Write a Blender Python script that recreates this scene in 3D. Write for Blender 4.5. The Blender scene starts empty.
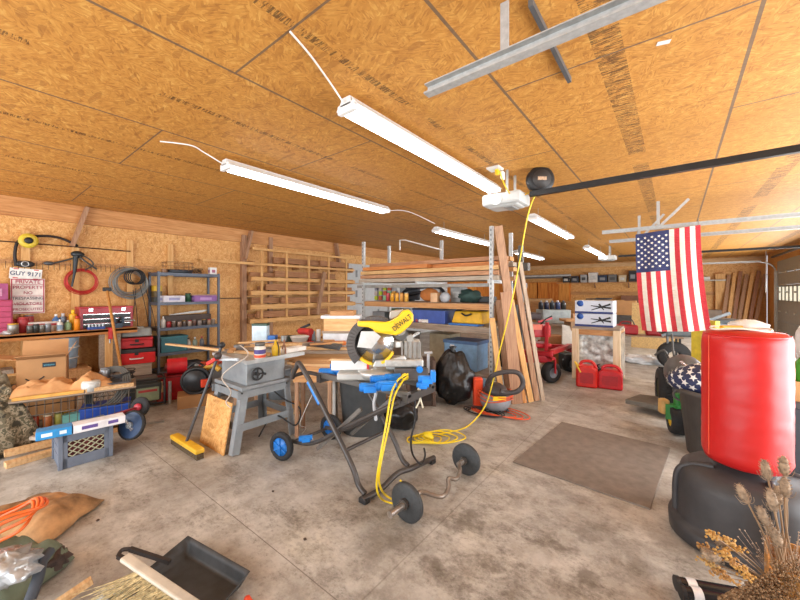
import bpy, math, random
from math import sin, cos, pi, radians, atan, sqrt
from mathutils import Vector, Matrix, noise
random.seed(7)
S = bpy.context.scene
COL = S.collection
V = Vector
# ---------------------------------------------------------------- camera, sky, daylight and added fill
TH = radians(38.2); FOC = 350.0; HY = 292.0; EYE = 1.5
FW = V((-sin(TH), cos(TH), 0)); RT = V((cos(TH), sin(TH), 0))
cam = bpy.data.cameras.new('camera'); cam.sensor_width = 36; cam.lens = 36*FOC/800; cam.shift_y = -8/800; cam.clip_start = .05
camo = bpy.data.objects.new('camera', cam); COL.objects.link(camo)
camo.location = (0, 0, EYE); camo.rotation_euler = (pi/2, 0, TH); S.camera = camo
S.view_settings.view_transform = 'Standard'; S.view_settings.look = 'None'; S.view_settings.gamma = 1
S.view_settings.use_curve_mapping = False; S.view_settings.exposure = 0.6
w = bpy.data.worlds.new('sky'); S.world = w; w.use_nodes = True
w.node_tree.nodes['Background'].inputs[0].default_value = (.86, .92, 1, 1)
w.node_tree.nodes['Background'].inputs[1].default_value = 1.15
def area(name, loc, rot, sx, sy, e, col=(.95, .98, 1)):
    l = bpy.data.lights.new(name, 'AREA'); l.shape = 'RECTANGLE'; l.size = sx; l.size_y = sy; l.energy = e; l.color = col
    o = bpy.data.objects.new(name, l); COL.objects.link(o); o.location = loc; o.rotation_euler = rot; return o
# daylight falling in through the open overhead door in the right wall
area('daylight_side_door', (2.75, 3.9, 1.2), (0, radians(90), 0), 2.2, 4.8, 230)
area('daylight_open_front', (-3.2, -2.6, 1.35), (radians(-90), 0, pi), 7.5, 2.4, 190)  # area lamp added for daylight from the open camera side
area('far_end_fill', (2.5, 11.8, 1.46), (0, radians(90), 0), .5, 8.5, 260)  # fill lamp added along the pane strip to brighten the dark far end
# ---------------------------------------------------------------- helpers
def px(x, y, t): k = (x-400)/FOC; return V((0, 0, EYE)) + FW*t + RT*(k*t) + V((0, 0, (HY-y)/FOC*t))
def pz(x, y, z): return px(x, y, (EYE-z)*FOC/(y-HY))
def fl(x, y): return pz(x, y, 0)
def py_(x, y, Y): k = (x-400)/FOC; return px(x, y, Y/(FW.y+RT.y*k))
def pX(x, y, X): k = (x-400)/FOC; return px(x, y, X/(FW.x+RT.x*k))
def lin(h):
    if isinstance(h, str):
        h = [int(h[i:i+2], 16)/255 for i in (0, 2, 4)]
        h = [c/12.92 if c < .04045 else ((c+.055)/1.055)**2.4 for c in h]
    return (h[0], h[1], h[2], 1)
MC = {}
class NT:
    def __init__(s, name):
        s.m = bpy.data.materials.new(name); s.m.use_nodes = True; s.t = s.m.node_tree; s.b = s.t.nodes['Principled BSDF']
    def n(s, ty, **kw):
        o = s.t.nodes.new(ty)
        for k, v in kw.items():
            if k[0] == 'i' and k[1:].isdigit(): s.put(o.inputs[int(k[1:])], v)
            elif hasattr(o, k): setattr(o, k, v)
            else: s.put(o.inputs[k.replace('_', ' ')], v)
        return o
    def put(s, inp, v):
        if isinstance(v, bpy.types.NodeSocket): s.t.links.new(v, inp)
        else: inp.default_value = v
    def math(s, op, a, b=0, c=0, clamp=False):
        o = s.n('ShaderNodeMath', operation=op, use_clamp=clamp); s.put(o.inputs[0], a); s.put(o.inputs[1], b); s.put(o.inputs[2], c); return o.outputs[0]
    def mix(s, f, a, b, mode='MIX'):
        o = s.n('ShaderNodeMix', data_type='RGBA', blend_type=mode); s.put(o.inputs[0], f); s.put(o.inputs[6], a); s.put(o.inputs[7], b); return o.outputs[2]
    def ramp(s, f, stops, interp='LINEAR'):
        o = s.n('ShaderNodeValToRGB'); s.put(o.inputs[0], f); e = o.color_ramp.elements; o.color_ramp.interpolation = interp
        while len(e) < len(stops): e.new(.5)
        for q, (p, c) in zip(e, stops): q.position = p; q.color = lin(c)
        return o.outputs[0]
    def coord(s, scale=(1, 1, 1), rot=(0, 0, 0), which=3, loc=(0, 0, 0)):
        tc = s.n('ShaderNodeTexCoord'); mp = s.n('ShaderNodeMapping'); s.put(mp.inputs[0], tc.outputs[which])
        mp.inputs['Scale'].default_value = scale; mp.inputs['Rotation'].default_value = rot; mp.inputs['Location'].default_value = loc; return mp.outputs[0]
    def noise(s, vec, scale, detail=3, rough=.5):
        o = s.n('ShaderNodeTexNoise'); s.put(o.inputs['Vector'], vec); o.inputs['Scale'].default_value = scale; o.inputs['Detail'].default_value = detail; o.inputs['Roughness'].default_value = rough; return o.outputs[0]
    def vor(s, vec, scale, out=1, feature='F1'):
        o = s.n('ShaderNodeTexVoronoi', feature=feature); s.put(o.inputs['Vector'], vec); o.inputs['Scale'].default_value = scale; return o.outputs[out]
    def fin(s, col=None, rough=None, bump=None, bs=.2, bd=.01, metal=None):
        if col is not None: s.put(s.b.inputs['Base Color'], col)
        if rough is not None: s.put(s.b.inputs['Roughness'], rough)
        if metal is not None: s.put(s.b.inputs['Metallic'], metal)
        if bump is not None:
            o = s.n('ShaderNodeBump'); o.inputs['Strength'].default_value = bs; o.inputs['Distance'].default_value = bd; s.put(o.inputs['Height'], bump); s.t.links.new(o.outputs[0], s.b.inputs['Normal'])
        return s.m
def P(h, rough=.5, metal=0, var=.12, sc=9, em=0, bump=0, alpha=1, trans=0):
    key = (h, rough, metal, var, sc, em, bump, alpha, trans)
    if key in MC: return MC[key]
    s = NT('paint_'+str(h)); c = lin(h)
    f = s.noise(s.coord(), sc, 4, .6)
    a = tuple(max(0, x*(1-var*2)) for x in c[:3])+(1,); b = tuple(min(1, x*(1+var)) for x in c[:3])+(1,)
    o = s.n('ShaderNodeMapRange'); s.put(o.inputs[0], f); o.inputs[1].default_value = .3; o.inputs[2].default_value = .7
    s.fin(s.mix(o.outputs[0], a, b), rough, f if bump else None, bump, .01, metal)
    if em: s.b.inputs['Emission Color'].default_value = c; s.b.inputs['Emission Strength'].default_value = em
    if alpha < 1: s.b.inputs['Alpha'].default_value = alpha
    if trans: s.b.inputs['Transmission Weight'].default_value = trans
    MC[key] = s.m; return s.m
def wood(a, b, c=None, grain=(2, 30, 30), rough=.65):
    key = ('w', a, b, c, grain)
    if key in MC: return MC[key]
    s = NT('wood_'+a); v = s.coord(grain); n1 = s.noise(v, 1.6, 5, .65); n2 = s.noise(s.coord(), 2.2, 2)
    col = s.ramp(n1, [(.3, b), (.5, a), (.7, c or a)]); col = s.mix(s.math('MULTIPLY', n2, .35), col, lin(b))
    MC[key] = s.fin(col, rough, n1, .15, .004); return s.m
def osb(axis='z', tones=None, seams=None, stamps=False, key='osb'):
    """flaked strand board; the flakes lie in the plane of the surface"""
    s = NT(key); tones = tones or ['94581f', 'c07f37', 'd49a4e', 'e2b36b']
    rots = {'z': ((0, 0, .5), (0, 0, -.6), (0, 0, 1.4)), 'x': ((.5, 0, 0), (-.6, 0, 0), (1.5, 0, 0)), 'y': ((0, .5, 0), (0, -.6, 0), (0, 1.5, 0))}[axis]
    st = {'z': (22, 90, 1), 'x': (1, 90, 22), 'y': (22, 1, 90)}[axis]
    cols = []
    for i, r in enumerate(rots):
        sc = [q*(1+.25*i) for q in st]
        vv = s.coord(tuple(sc), (0, 0, 0), loc=(i*3.3, i*1.7, i))
        tc = s.n('ShaderNodeMapping', i0=s.n('ShaderNodeTexCoord').outputs[3]); tc.inputs['Rotation'].default_value = r
        s.put(vv.node.inputs[0], tc.outputs[0])
        cols.append(s.n('ShaderNodeSeparateColor', i0=s.vor(vv, 1)).outputs[0])
    base = s.noise(s.coord(), 14, 5, .7)
    m1 = s.math('GREATER_THAN', s.noise(s.coord(), 9, 2), .5)
    m2 = s.math('GREATER_THAN', s.noise(s.coord(loc=(5, 5, 5)), 11, 2), .55)
    f = s.n('ShaderNodeMix', data_type='FLOAT', i0=m1, i2=cols[0], i3=cols[1]).outputs[0]
    f = s.n('ShaderNodeMix', data_type='FLOAT', i0=m2, i2=f, i3=cols[2]).outputs[0]
    f = s.math('ADD', s.math('MULTIPLY', f, .34), s.math('MULTIPLY', base, .66))
    col = s.ramp(f, [(.2, tones[0]), (.4, tones[1]), (.6, tones[2]), (.78, tones[3])])
    dk = s.math('GREATER_THAN', s.n('ShaderNodeSeparateColor', i0=s.vor(s.coord({'z': (9, 34, 1), 'x': (1, 34, 9), 'y': (9, 1, 34)}[axis], {'z': (0, 0, .9), 'x': (.9, 0, 0), 'y': (0, .9, 0)}[axis]), 1)).outputs[1], .955)
    col = s.mix(s.math('MULTIPLY', dk, .45), col, lin(tones[0]))
    big = s.noise(s.coord(), .6, 3)
    col = s.mix(s.n('ShaderNodeMapRange', i0=big, i1=.4, i2=.65, i3=0.0, i4=.35).outputs[0], col, lin(tones[1]))
    if seams:
        sep = s.n('ShaderNodeSeparateXYZ', i0=s.n('ShaderNodeTexCoord').outputs[3])
        X, Y = sep.outputs[0], sep.outputs[1]
        u = s.math('DIVIDE', s.math('ADD', X, .9+1.22*20), 1.22); i = s.math('FLOOR', u); fu = s.math('FRACT', u)
        du = s.math('MULTIPLY', s.math('MINIMUM', fu, s.math('SUBTRACT', 1, fu)), 1.22)
        off = s.math('MULTIPLY', s.math('MODULO', s.math('ADD', i, 1), 2), .5)
        v = s.math('ADD', s.math('DIVIDE', s.math('ADD', Y, 24.4-1.06), 2.44), off); fv = s.math('FRACT', v)
        dv = s.math('MULTIPLY', s.math('MINIMUM', fv, s.math('SUBTRACT', 1, fv)), 2.44)
        seam = s.math('LESS_THAN', s.math('MINIMUM', s.math('MULTIPLY', du, .7), dv), .0065)
        # printed mill stamps: a speckled black band down the middle of each sheet, worn away in places
        near = s.math('GREATER_THAN', X, -1.0)
        band = s.math('LESS_THAN', s.math('ABSOLUTE', s.math('SUBTRACT', fu, .5)), s.math('ADD', .022, s.math('MULTIPLY', near, .035)))
        bars = s.noise(s.coord((9, 95, 1)), 1, 4, .75); patch = s.noise(s.coord((.9, 1.3, 1)), 1, 2)
        ink = s.math('MULTIPLY', s.math('MULTIPLY', band, s.math('GREATER_THAN', bars, .51)), s.math('GREATER_THAN', patch, .4))
        col = s.mix(s.math('MULTIPLY', ink, .72), col, lin('2b2018'))
        col = s.mix(s.math('MULTIPLY', seam, .8), col, lin('5c5148'))
    MC[key] = s.fin(col, .6, f, .12, .004); return s.m
SPLIT = set('hanger_strap cross_bar end_cap blue_bracket bolt caster hinge fence sleeve collar ring bracket arm hook upright stick socket latch rubber_foot brace lever rack_bar reflector band rail coil_loop contents wood_insert guard_edge rim_ring housing base_flange corner_marks slide_rod hub fork trim'.split())
class B:
    def __init__(s): s.v = []; s.f = []; s.mi = []; s.sm = []; s.mats = []; s.cm = None
    def mat(s, m): s.cm = m; return s
    def _mi(s):
        if s.cm is None: return 0
        if s.cm not in s.mats: s.mats.append(s.cm)
        return s.mats.index(s.cm)
    def add(s, vs, fs, sm=False):
        o = len(s.v); s.v += [V(v) for v in vs]; k = s._mi()
        for f in fs: s.f.append([o+i for i in f]); s.mi.append(k); s.sm.append(sm)
        return s
    def box(s, c, d, R=None, taper=1):
        c = V(c); h = [q/2 for q in d]; vs = []
        R = Matrix.Rotation(R, 3, 'Z') if isinstance(R, (int, float)) else R
        for z in (-1, 1):
            k = taper if z < 0 else 1
            for x, y in ((-1, -1), (1, -1), (1, 1), (-1, 1)):
                p = V((x*h[0]*k, y*h[1]*k, z*h[2])); vs.append(c+(R @ p if R is not None else p))
        return s.add(vs, [(3, 2, 1, 0), (4, 5, 6, 7), (0, 1, 5, 4), (1, 2, 6, 5), (2, 3, 7, 6), (3, 0, 4, 7)])
    def beam(s, a, b, w, h, up=(0, 0, 1)):
        a = V(a); b = V(b); d = b-a; L = d.length; x = d.normalized(); up = V(up)
        if abs(x.dot(up)) > .99: up = V((1, 0, 0))
        y = up.cross(x).normalized(); z = x.cross(y); R = Matrix((x, y, z)).transposed()
        return s.box((a+b)/2, (L, w, h), R)
    def prism(s, poly, o, u, v, th):
        o = V(o); u = V(u); v = V(v); w_ = u.cross(v).normalized()*th; n = len(poly)
        a = [o+u*p[0]+v*p[1]-w_/2 for p in poly]; b = [p+w_ for p in a]
        return s.add(a+b, [tuple(range(n))[::-1], tuple(range(n, 2*n))]+[(i, (i+1) % n, n+(i+1) % n, n+i) for i in range(n)])
    def cyl(s, a, b, r, r2=None, n=14, cap=True):
        a = V(a); b = V(b); r2 = r if r2 is None else r2; d = (b-a).normalized()
        u = d.orthogonal().normalized(); w_ = d.cross(u); vs = []
        for p, q in ((a, r), (b, r2)):
            for i in range(n): t = 2*pi*i/n; vs.append(p+(u*cos(t)+w_*sin(t))*q)
        s.add(vs, [(i, (i+1) % n, n+(i+1) % n, n+i) for i in range(n)], True)
        if cap: s.add(vs, [tuple(range(n))[::-1], tuple(range(n, 2*n))])
        return s
    def tube(s, pts, r, n=8, smooth=0, closed=False):
        pts = [V(p) for p in pts]
        if smooth:
            q = []; N = len(pts); rng = range(N if closed else N-1)
            for i in rng:
                g = lambda j: pts[j % N] if closed else pts[min(max(j, 0), N-1)]
                p0, p1, p2, p3 = g(i-1), g(i), g(i+1), g(i+2)
                for k in range(smooth):
                    t = k/smooth; q.append(.5*((2*p1)+(p2-p0)*t+(2*p0-5*p1+4*p2-p3)*t*t+(3*p1-p0-3*p2+p3)*t**3))
            if not closed: q.append(pts[-1])
            pts = q
        N = len(pts); vs = []; u = None
        for i, p in enumerate(pts):
            if closed: d = pts[(i+1) % N]-pts[i-1]
            else: d = pts[min(i+1, N-1)]-pts[max(i-1, 0)]
            d = d.normalized() if d.length > 1e-9 else V((0, 0, 1))
            u = d.orthogonal().normalized() if u is None else (u-d*u.dot(d))
            u = u.normalized() if u.length > 1e-6 else d.orthogonal().normalized()
            w_ = d.cross(u)
            for k in range(n): t = 2*pi*k/n; vs.append(p+(u*cos(t)+w_*sin(t))*r)
        fs = []
        for i in range(N if closed else N-1):
            a = i*n; b = ((i+1) % N)*n
            for k in range(n): fs.append((a+k, a+(k+1) % n, b+(k+1) % n, b+k))
        s.add(vs, fs, True)
        if not closed: s.add(vs[:n]+vs[-n:], [tuple(range(n))[::-1], tuple(range(n, 2*n))])
        return s
    def lathe(s, prof, o=(0, 0, 0), ax=(0, 0, 1), n=24, fn=None, ring=False):
        if ring: prof = list(prof)+[prof[0]]
        o = V(o); d = V(ax).normalized(); u = d.orthogonal().normalized() if abs(d.z) < .99 else V((1, 0, 0)); w_ = d.cross(u); vs = []
        for r, h in prof:
            for i in range(n):
                t = 2*pi*i/n; q = fn(t, r, h) if fn else r; vs.append(o+d*h+(u*cos(t)+w_*sin(t))*q)
        fs = []
        for j in range(len(prof)-1):
            for i in range(n): fs.append((j*n+i, j*n+(i+1) % n, (j+1)*n+(i+1) % n, (j+1)*n+i))
        s.add(vs, fs, True)
        if prof[0][0] > 1e-4 and not ring: s.add(vs[:n], [tuple(range(n))[::-1]])
        if prof[-1][0] > 1e-4 and not ring: s.add(vs[-n:], [tuple(range(n))])
        return s
    def grid(s, f, nu, nv, sm=True):
        vs = [f(i/nu, j/nv) for j in range(nv+1) for i in range(nu+1)]
        fs = [(j*(nu+1)+i, j*(nu+1)+i+1, (j+1)*(nu+1)+i+1, (j+1)*(nu+1)+i) for j in range(nv) for i in range(nu)]
        return s.add(vs, fs, sm)
    def ball(s, c, r, n=14, amp=0, fr=3, seed=0):
        c = V(c); r = (r, r, r) if isinstance(r, (int, float)) else r; m = n//2+2; vs = []
        for j in range(m+1):
            a = -pi/2+pi*j/m
            for i in range(n):
                t = 2*pi*i/n; d = V((cos(a)*cos(t), cos(a)*sin(t), sin(a)))
                k = 1+amp*noise.noise(d*fr+V((seed, seed*1.7, 3))) if amp else 1
                vs.append(c+V((d.x*r[0], d.y*r[1], d.z*r[2]))*k)
        return s.add(vs, [(j*n+i, j*n+(i+1) % n, (j+1)*n+(i+1) % n, (j+1)*n+i) for j in range(m) for i in range(n)], True)
    def torus(s, c, R, r, ax=(0, 0, 1), n=28, m=8, a0=0, a1=2*pi):
        d = V(ax).normalized(); u = d.orthogonal().normalized(); w_ = d.cross(u); c = V(c); full = abs(a1-a0-2*pi) < 1e-3
        pts = [c+(u*cos(a0+(a1-a0)*i/n)+w_*sin(a0+(a1-a0)*i/n))*R for i in range(n if full else n+1)]
        return s.tube(pts, r, m, 0, full)
    def pieces(s):
        """split into separate pieces: faces that share a vertex, or whose boxes touch"""
        par_ = list(range(len(s.f)))
        def find(i):
            while par_[i] != i: par_[i] = par_[par_[i]]; i = par_[i]
            return i
        seen = {}
        for i, f in enumerate(s.f):
            for j in f:
                k = tuple(round(c, 5) for c in s.v[j])
                if k in seen: par_[find(i)] = find(seen[k])
                else: seen[k] = i
        comp = {}
        for i in range(len(s.f)): comp.setdefault(find(i), []).append(i)
        comp = list(comp.values())
        def bb(fs): q = [s.v[j] for i in fs for j in s.f[i]]; return [min(v[k] for v in q)-.002 for k in range(3)]+[max(v[k] for v in q)+.002 for k in range(3)]
        boxes = [bb(c) for c in comp]; ch = True
        while ch:
            ch = False
            for a in range(len(comp)):
                for c in range(a+1, len(comp)):
                    if all(boxes[a][k] < boxes[c][k+3] and boxes[c][k] < boxes[a][k+3] for k in range(3)):
                        comp[a] += comp[c]; boxes[a] = bb(comp[a]); del comp[c], boxes[c]; ch = True; break
                if ch: break
        out = []
        for fs in comp:
            b = B(); b.mats = s.mats; ix = {}
            for i in fs:
                for j in s.f[i]:
                    if j not in ix: ix[j] = len(b.v); b.v.append(s.v[j])
                b.f.append([ix[j] for j in s.f[i]]); b.mi.append(s.mi[i]); b.sm.append(s.sm[i])
            out.append(b)
        return out
    def build(s, name, m=None, par=None, world=False, bevel=0, solid=0, at=None, rz=0):
        if par is not None and name in SPLIT:
            ps = s.pieces()
            if len(ps) > 1: return [p.build(name, m, par, world, bevel, solid, at, rz) for p in ps][0]
        vs = s.v
        o_loc = V((0, 0, 0))
        if par is not None and world: vs = [v-par.location for v in vs]
        elif par is None and at is None:
            xs = [v.x for v in vs]; ys = [v.y for v in vs]; zs = [v.z for v in vs]
            o_loc = V(((min(xs)+max(xs))/2, (min(ys)+max(ys))/2, min(zs))); vs = [v-o_loc for v in vs]
        elif at is not None: o_loc = V(at)
        me = bpy.data.meshes.new(name); me.from_pydata([tuple(v) for v in vs], [], s.f)
        for q in (s.mats or [m]): me.materials.append(q)
        me.polygons.foreach_set('material_index', s.mi if s.mats else [0]*len(s.f)); me.polygons.foreach_set('use_smooth', s.sm); me.update()
        o = bpy.data.objects.new(name, me); COL.objects.link(o); o.location = o_loc; o.rotation_euler.z = rz
        if par is not None: o.parent = par
        if bevel:
            b = o.modifiers.new('bevel', 'BEVEL'); b.width = bevel; b.segments = 2; b.limit_method = 'ANGLE'; b.angle_limit = radians(50)
        if solid: q = o.modifiers.new('solid', 'SOLIDIFY'); q.thickness = solid; q.offset = 0
        return o
def tag(o, label, cat, group=None):
    o['label'] = label; o['category'] = cat
    if group: o['group'] = group
    return o
def T(name, label, cat, loc=(0, 0, 0), rz=0, group=None):
    o = bpy.data.objects.new(name, None); o.empty_display_size = .1; COL.objects.link(o); o.location = loc; o.rotation_euler = (0, 0, rz); return tag(o, label, cat, group)
def ST(name, b, m=None, **k):
    o = b.build(name, m, **k)
    if o.parent is None: o['kind'] = 'structure'
    return o
def dup(root, loc, rz, label, group=None):
    r = root.copy(); COL.objects.link(r); r.location = loc; r.rotation_euler = (0, 0, rz); r['label'] = label
    if group: r['group'] = group
    for ch in list(root.children):
        c = ch.copy(); COL.objects.link(c); c.parent = r
        for g in list(ch.children): d = g.copy(); COL.objects.link(d); d.parent = c
    return r
def text(txt, size, m, par, loc, rot=(pi/2, 0, 0), name='lettering', depth=.001, sx=1, world=False, R=None):
    cu = bpy.data.curves.new(name, 'FONT'); cu.body = txt; cu.size = size; cu.align_x = 'CENTER'; cu.align_y = 'CENTER'; cu.extrude = depth; cu.offset = size*.012
    tmp = bpy.data.objects.new('tmp', cu); COL.objects.link(tmp); dg = bpy.context.evaluated_depsgraph_get()
    me = bpy.data.meshes.new_from_object(tmp.evaluated_get(dg)); bpy.data.objects.remove(tmp)
    me.materials.clear(); me.materials.append(m)
    o = bpy.data.objects.new(name, me); COL.objects.link(o); o.parent = par
    o.location = V(loc)-(par.location if world else V((0, 0, 0)))
    if R is not None: o.rotation_euler = R.to_euler()
    else: o.rotation_euler = rot
    o.scale.x = sx; return o
def yaw(x): return TH-atan((x-400)/FOC)
# shared materials
white = P('e9e9e6', .45, 0, .05); offw = P('d8d6d0', .55, 0, .06); black = P('1d1d1f', .5, 0, .2); dark = P('2e2f31', .55, 0, .15)
grey = P('7e858b', .5, .2, .1); steel = P('b4b8ba', .35, .8, .08); galv = P('b6b7b5', .45, .25, .1, 30); red = P('c81f1f', .4, 0, .08)
dred = P('9c1a1c', .45, 0, .1); blue = P('1f7fd6', .4, 0, .06); yellow = P('f0c21a', .4, 0, .05); rubber = P('242425', .8, 0, .15, 40)
card = P('b98a5b', .8, 0, .06, 5); cardd = P('a27548', .8, 0, .06, 5); orange = P('e8641e', .5, 0, .05); chrome = P('e4e4e4', .25, .8, .03)
pine = wood('d0aa78', 'b08356', 'dfbe92'); oldpine = wood('c08d58', '946239', 'cfa06c'); greyw = wood('9c8a78', '756658', 'b0a090')
pinex = wood('d9a868', 'b9824a', 'e6bd84', (30, 2, 30)); oldx = wood('b98450', '8b5a34', 'cc9a66', (30, 2, 30)); pinez = wood('d9a868', 'b9824a', 'e6bd84', (30, 30, 2))
oldz = wood('ab8262', '7d5a42', 'c09877', (30, 30, 2)); orangew = wood('d9832c', 'a9591a', 'e89b45', (12, 12, 1))
glass = P('cfd8d8', .1, 0, .03, alpha=.45); plast = P('c9cccb', .25, 0, .1, 20, alpha=.75)
OC = osb('z', ['96602a', 'bb8038', 'cc9244', 'dcac5c'], True, key='osb_ceiling'); OW = osb('x', ['a86f34', 'cc9250', 'dcaa68', 'ebc48a'], key='osb_wall_left'); OY = osb('y', ['a86f34', 'cc9250', 'dcaa68', 'ebc48a'], key='osb_wall_far')
# ---------------------------------------------------------------- structure
XL, XR, YF, YN, ZC = -7.35, 2.62, 18.3, -2.5, 2.84
s = NT('concrete'); c0 = s.coord()
n1 = s.noise(c0, 1.3, 6, .62); n2 = s.noise(c0, 6, 6, .7); n3 = s.noise(s.coord((1, 1.6, 1)), 22, 4, .7)
col = s.ramp(n1, [(.3, '86817a'), (.46, 'a6a39d'), (.58, 'c0bdb6'), (.72, 'c5bfae')])
col = s.mix(s.n('ShaderNodeMapRange', i0=n2, i1=.42, i2=.62, i3=0.0, i4=.55).outputs[0], col, lin('857c70'))
n4 = s.noise(s.coord((1, 2.2, 1), (0, 0, .5)), 2.6, 6, .72)
col = s.mix(s.n('ShaderNodeMapRange', i0=n4, i1=.5, i2=.68, i3=0.0, i4=.55).outputs[0], col, lin('6a6156'))
col = s.mix(s.n('ShaderNodeMapRange', i0=s.math('MULTIPLY', n3, n1), i1=.3, i2=.4, i3=0.0, i4=.4).outputs[0], col, lin('5f564c'))
n5 = s.noise(c0, 38, 5, .8); col = s.mix(s.n('ShaderNodeMapRange', i0=s.math('MULTIPLY', n5, s.math('ADD', n4, .5)), i1=.56, i2=.68, i3=0.0, i4=.5).outputs[0], col, lin('5f564c'))
col = s.mix(s.n('ShaderNodeMapRange', i0=n5, i1=.52, i2=.3, i3=0.0, i4=.3).outputs[0], col, lin('d0c8b8'))
sep = s.n('ShaderNodeSeparateXYZ', i0=s.n('ShaderNodeTexCoord').outputs[3])
warp = s.math('MULTIPLY', s.noise(c0, 3, 2), .006)
# oil stains, larger towards the near right of the slab
d = s.n('ShaderNodeVectorMath', operation='DISTANCE', i0=s.n('ShaderNodeTexCoord').outputs[3], i1=(-.7, 1.9, 0)).outputs['Value']
st = s.math('MULTIPLY', s.n('ShaderNodeMapRange', i0=d, i1=.3, i2=1.5, i3=1.0, i4=0.0).outputs[0], s.n('ShaderNodeMapRange', i0=s.noise(c0, 4, 7, .75), i1=.47, i2=.6, i3=0.0, i4=1.0).outputs[0])
col = s.mix(s.math('MULTIPLY', st, .7), col, lin('544b3f'))
jy = s.math('LESS_THAN', s.math('ABSOLUTE', s.math('SUBTRACT', s.math('MODULO', s.math('ADD', s.math('ADD', sep.outputs[1], 36.6-1.15), warp), 3.66), 0)), .006)
jx = s.math('LESS_THAN', s.math('MODULO', s.math('ADD', s.math('ADD', sep.outputs[0], 36.6+1.2), warp), 3.66), .009)
col = s.mix(s.math('MULTIPLY', s.math('MAXIMUM', s.math('MULTIPLY', jx, .5), jy), .7), col, lin('5a4f44'))
conc = s.fin(col, s.n('ShaderNodeMapRange', i0=n2, i1=.3, i2=.7, i3=.38, i4=.62).outputs[0], n2, .12, .004)
ST('floor', B().box(((XL+XR)/2, (YF+YN)/2, -.1), (XR-XL+.4, YF-YN+.4, .2)), conc, at=(0, 0, 0))
ST('ceiling', B().box(((XL+XR)/2, (YF+YN)/2, ZC+.04), (XR-XL+.4, YF-YN+.4, .08)), OC, at=(0, 0, 0))
ST('wall_left', B().box((XL-.06, (YF+YN)/2, ZC/2), (.12, YF-YN+.4, ZC)), OW)
ST('wall_far', B().box(((XL+XR)/2, YF+.06, ZC/2), (XR-XL, .12, ZC)), OY)
wr = B()      # right wall with a doorway (near door open) and a second, closed overhead door
wr.box((XR+.08, (YN+1.5)/2, ZC/2), (.14, 1.5-YN, ZC)); wr.box((XR+.08, 3.95, 2.66), (.14, 4.9, .36)); wr.box((XR+.08, 6.9, ZC/2), (.14, 1.0, ZC))
wr.box((XR+.08, 11.85, 2.66), (.14, 8.9, .36)); wr.box((XR+.08, 17.3, ZC/2), (.14, 2.0, ZC))
ST('wall_right', wr, OW)
# headers and studs on the left wall
def stx(name, b, m): return ST(name, b, m)
for i, (z, h, m) in enumerate(((2.72, .235, oldpine), (2.585, .03, pine))):
    stx('trim_%d' % (i+1), B().box((XL+.03, (YF+YN)/2, z), (.06, YF-YN-.1, h)), wood('c98f55', 'a86f3c', 'd8a46c', (30, 2, 30)))
k = 3
for Y in (-.6, .62, 1.15, 1.84, 2.45):
    stx('trim_%d' % k, B().box((XL+.03, Y, 1.19), (.05, .09, 2.38)), pinez); k += 1
for Y, a in ((1.1, .35), (3.82, .3), (6.5, -.25)):
    stx('trim_%d' % k, B().beam((XL+.12, Y, 2.2), (XL+.12, Y+a*.5, 2.82), .05, .13, (1, 0, 0)), oldz); k += 1
# far wall top plate, ledger and posts
stx('trim_%d' % k, B().box(((XL+XR)/2, YF-.03, 2.72), (XR-XL-.1, .06, .16)), pine); k += 1
stx('trim_%d' % k, B().box((-1.4, YF-.04, 1.45), (5.2, .06, .14)), oldpine); k += 1
stx('trim_%d' % k, B().box((1.35, YF-.1, 1.1), (.28, .2, 2.2)), pinez); k += 1
stx('trim_%d' % k, B().box((-.1, YF-.05, 1.3), (.12, .08, 2.6)), oldz); k += 1
# closed overhead door in the far end of the left wall (pale steel panels)
dd = B(); pw = P('b9bdbf', .5, 0, .05)
for j in range(4):
    dd.box((XL+.05, 9.6, .29+j*.58), (.05, 5.5, .565))
d1 = ST('door_1', dd, pw, bevel=.01)
rb = B()
for j in range(4):
    for q in range(6): rb.box((XL+.085, 7.2+q*.95, .29+j*.58), (.02, .06, .2))
rb.build('hinge', P('8d9194', .5, .4), d1, world=True)
# closed overhead door at the far end of the right wall, with a strip of panes
dd = B(); pg = P('8e8f8e', .6, 0, .05)
for j, (z0, z1) in enumerate(((0, .6), (.6, 1.2), (1.72, 2.1), (2.1, 2.48))): dd.box((XR-.03, 11.85, (z0+z1)/2), (.05, 8.9, z1-z0-.015))
dd.box((XR-.03, 11.85, 1.22), (.05, 8.9, .06)); dd.box((XR-.03, 11.85, 1.69), (.05, 8.9, .06))
y = 7.4
while y < 16.4: dd.box((XR-.03, y, 1.46), (.05, .09, .5)); y += .44
d2 = ST('door_2', dd, pg)
pn = B(); y = 7.62
while y < 16.3: pn.box((XR-.03, y, 1.46), (.012, .37, .42)); y += .44
ST('pane', pn, P('eef0dd', .3, 0, .03, em=.55), par=d2, world=True)
hb = B()
for j in range(4):
    for q in range(3): hb.box((XR-.07, 15.9-q*.9, .3+j*.6), (.03, .12, .05))
hb.build('hinge', galv, d2, world=True)
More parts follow.
